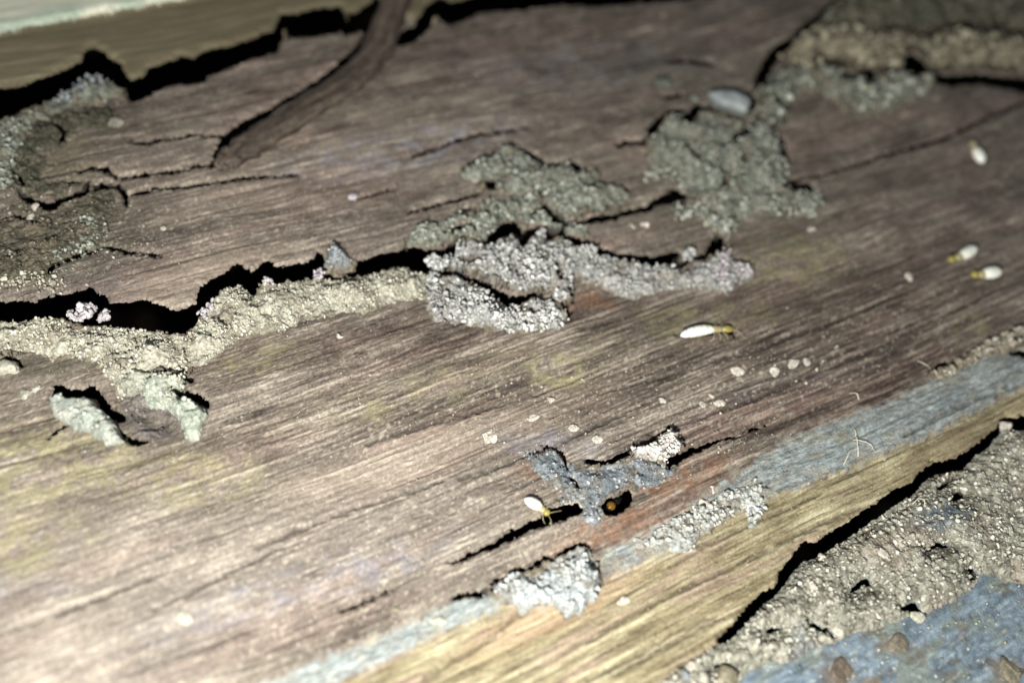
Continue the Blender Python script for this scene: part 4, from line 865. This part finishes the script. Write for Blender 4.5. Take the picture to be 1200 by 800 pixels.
co[:, 1] += (0.00016*pn(k*0.5, i*0.3, 97)+0.00010*pn(k*1.2, i*0.9, 98)).astype(np.float32); so_me.vertices.foreach_set('co', co.ravel())

# white shell flake on the far mud patch
def slab(name, P, z0, t, label, cat, palette, tilt=0.0, seed=0):
    xs, ys = local_axes(P, 0.12, 0.5); F_ = new_field(30.); poly_field(F_, P)
    sd = lambda x, y: -samp(F_, *w2p(x, y))
    bz = lambda x, y: z0+tilt*(y-ys.mean())+t*np.sqrt(np.clip(sd(x, y)/5, 0, 1))+0.05*pn(x*1.5, y*1.5, seed)
    c = (float(xs.mean()), float(ys.mean()), z0)
    o = make_part(name, sheet_arrays(xs, ys, sd, bz), None, lambda x, y: ramp(0.6+0.4*pn(x*0.8, y*0.8, seed), palette), M_CRUMB, None, wall=1.0, under=0.3, wallcol=palette[0], loc=c)
    tag(o, label, cat); return o
w = p2w(850, 135); bz0 = float(board_z(np.array([w[0]]), np.array([w[1]]))[0])
slab('shell_flake', [(824,124),(838,121),(855,122),(872,130),(873,137),(868,146),(858,142),(845,138),(832,133)], bz0+1.2, 0.5, 'blurred pale blue-white flake on top of the large mud patch', 'flake', [(118,124,122),(152,158,156),(180,185,182)], 0.0, 7)

# ------------------------------------------------------------------ termites
def insect_mat(name, c, rough=0.3, sss=0.25):
    m_ = bpy.data.materials.new(name); m_.use_nodes = True; P = m_.node_tree.nodes['Principled BSDF']; N = m_.node_tree.nodes; L = m_.node_tree.links
    tc = N.new('ShaderNodeTexCoord'); n = N.new('ShaderNodeTexNoise'); n.inputs['Scale'].default_value = 1500; L.new(tc.outputs['Object'], n.inputs['Vector'])
    r = N.new('ShaderNodeValToRGB'); r.color_ramp.elements[0].position = 0.3; r.color_ramp.elements[1].position = 0.7
    r.color_ramp.elements[0].color = tuple(lin(c)*0.8)+(1,); r.color_ramp.elements[1].color = tuple(np.clip(lin(c)*1.12, 0, 1))+(1,)
    L.new(n.outputs[0], r.inputs[0]); L.new(r.outputs[0], P.inputs['Base Color'])
    P.inputs['Roughness'].default_value = rough; P.inputs['Subsurface Weight'].default_value = sss; P.inputs['Subsurface Radius'].default_value = (0.6, 0.5, 0.3); P.inputs['Subsurface Scale'].default_value = 0.0006
    return m_
M_ABD = insect_mat('termite_abdomen', (250,247,230)); M_HEAD = insect_mat('termite_head', (150,138,70)); M_LEG = insect_mat('termite_leg', (168,156,118)); M_AMBER = insect_mat('soldier_head', (104,74,26), 0.12, 0.0)
def termite(p_tail, p_head, wpx, label, head=M_HEAD, dz=0.0, pitch=0.0, legs=True):
    (u0, v0), (u1, v1) = p_tail, p_head
    a = np.array(p2w(u0, v0)+(0.0,), float); b = np.array(p2w(u1, v1)+(0.0,), float)
    mid = (a+b)/2; dd = np.linalg.norm(mid-CAMP); R_ = wpx/2*dd/FPX; L_ = np.linalg.norm(b-a)
    bz_ = max(float(board_z(np.array([q[0]]), np.array([q[1]]))[0]) for q in (a, mid, b))
    T = (b-a)/L_; S = np.array([-T[1], T[0], 0])
    prof_t = [0,.02,.06,.11,.13,.18,.24,.26,.32,.38,.40,.46,.50,.52,.57,.60,.63,.68,.70,.74,.77,.79,.82,.87,.91,.95,.98,1.0]
    prof_r = [.05,.30,.58,.76,.74,.90,.98,.95,1.0,1.0,.96,.97,.90,.84,.80,.62,.66,.68,.60,.62,.50,.34,.52,.66,.68,.56,.34,.06]
    t = np.array(prof_t); t = np.linspace(0, 1, 60); r_ = np.interp(t, prof_t, prof_r)*R_*np.where(t < .6, 1-0.07*np.abs(np.sin(t*np.pi*15))**0.5*0-0.04*(np.abs(np.sin(t*np.pi*15)) < 0.35), 1)
    zb = bz_+R_*0.92+dz
    path = a[None]+np.outer(t*L_, T); path[:, 2] = zb-(R_-r_)*0.35+pitch*(t-0.5)*L_
    path += np.outer(0.05*L_*np.sin(t*3.0), S)
    root = empty('termite', (float(mid[0]), float(mid[1]), bz_)); tag(root, label, 'termite', 'termites on the wood')
    fm = [0 if q < 0.60 else (2 if q < .8 else 1) for q in t]
    loft('body', path, np.stack([r_, r_*0.85], 1), (M_ABD, head, M_LEG), root, seg=18, fmat=fm)
    if legs:
        for s in (-1, 1):
            for k, (tt, fw) in enumerate(((.62, -.9), (.69, .1), (.76, .9))):
                p0 = a+T*L_*tt; p0[2] = zb-0.1*R_+pitch*(tt-0.5)*L_
                p1 = p0+S*s*R_*1.3+T*fw*R_*0.6+np.array([0, 0, 0.25*R_]); p2 = p0+S*s*R_*1.6+T*fw*R_*1.1; p2[2] = bz_+0.05; p3 = p2+T*fw*R_*0.4+S*s*R_*.2
                pp = smooth_path([p0, p1, p2, p3], 10); rr = np.linspace(0.075, 0.035, 10)*R_
                loft('leg', pp, np.stack([rr, rr], 1), (M_LEG,), root, seg=6)
            h0 = a+T*L_*.97+S*s*R_*.25; h0[2] = zb+pitch*.47*L_
            pp = smooth_path([h0, h0+T*R_*.7+S*s*R_*.5+np.array([0,0,.3*R_]), h0+T*R_*1.3+S*s*R_*1.2, h0+T*R_*1.7+S*s*R_*1.7-np.array([0,0,.3*R_])], 12)
            rr = (0.04+0.015*(np.arange(12) % 2))*R_
            loft('antenna', pp, np.stack([rr, rr], 1), (M_LEG,), root, seg=6)
    return root
termite((797,394),(859,387), 13, 'cream-white termite with yellow head lying on the wood right of centre')
termite((614,588),(643,604), 13, 'white termite at the groove left of the blue-grey crust, head in the dark slot', dz=-0.1, pitch=-0.15)
termite((1138,296),(1106,311), 12, 'upper of the two blurred termites near the right edge', M_HEAD, legs=False)
termite((1168,322),(1134,326), 13, 'lower of the two blurred termites near the right edge', legs=False)
termite((1148,196),(1136,172), 11, 'blurred grey-white termite high on the right, pointing away', M_LEG, legs=False)
# soldier's head in the round hole
hx, hy = p2w(717, 590); hz = -0.55
hp = np.array([float(hx), float(hy), hz]); Rr = 11/2*np.linalg.norm(hp-CAMP)/FPX
ax = np.array([0.85, 0.35, -0.40]); ax /= np.linalg.norm(ax)
t = np.linspace(0, 1, 20)
path = hp+np.outer((t-0.15)*Rr*5.5, ax); rp = np.interp(t, [0,.04,.12,.22,.32,.40,.46,.55,.7,.9,1], [.08,.5,.9,1,.85,.5,.6,.85,.95,.7,.1])*Rr
root = empty('termite', tuple(hp)); tag(root, 'amber-headed termite peering out of the small round hole below centre', 'termite', 'termites on the wood')
loft('body', path, np.stack([rp, rp*.9], 1), (M_AMBER, M_SPLINT), root, seg=20, fmat=[0 if q < .42 else 1 for q in t])
for s in (-1, 1):
    S = np.cross([0, 0, 1.0], ax); S /= np.linalg.norm(S)
    p0 = hp-ax*Rr*.7+S*s*Rr*.3; pp = smooth_path([p0, p0-ax*Rr*.5+S*s*Rr*.25, p0-ax*Rr*.9-S*s*Rr*.15], 8); rr = np.linspace(.13, .04, 8)*Rr
    loft('mandible', pp, np.stack([rr, rr], 1), (M_SPLINT,), root, seg=6)

# ------------------------------------------------------------------ pale plant fibres
M_FIB = insect_mat('pale_fibre', (205,198,178), 0.5, 0.0)
def fibre(P, label, r0=0.06, lift=0.35):
    q = smooth_path([p2w(p[0], p[1])+(0,) for p in P], 24); q[:, 2] = board_z(q[:, 0], q[:, 1])+0.05+lift*np.sin(np.linspace(0, np.pi, 24))
    r = r0*np.linspace(1, 0.5, 24)
    o = loft('fibre', q, np.stack([r, r], 1), (M_FIB,), None, (float(q[12, 0]), float(q[12, 1]), float(q[12, 2])), seg=6); tag(o, label, 'fibre')
fibre([(1005,535),(1003,522),(1001,508),(1000,502)], 'upright pale fibre standing on the grey band', 0.07)
fibre([(988,545),(993,532),(1000,526)], 'short pale fibre curling beside the upright one', 0.06)
fibre([(1006,468),(1002,463),(996,460)], 'small curved pale fibre on the brown wood above the grey band', 0.06)
fibre([(1076,422),(1081,428),(1092,431)], 'curved pale fibre near the clods at the right', 0.07)
fibre([(1000,515),(1015,522),(1025,532)], 'thin fibre lying across the grey band', 0.05)
fibre([(1072,588),(1078,583),(1084,588),(1085,596)], 'dark-edged hair loop on the soil crust', 0.05)

print('TRIS', sum(len(o.data.loops)-2*len(o.data.polygons) for o in scn.objects if o.type=='MESH'))
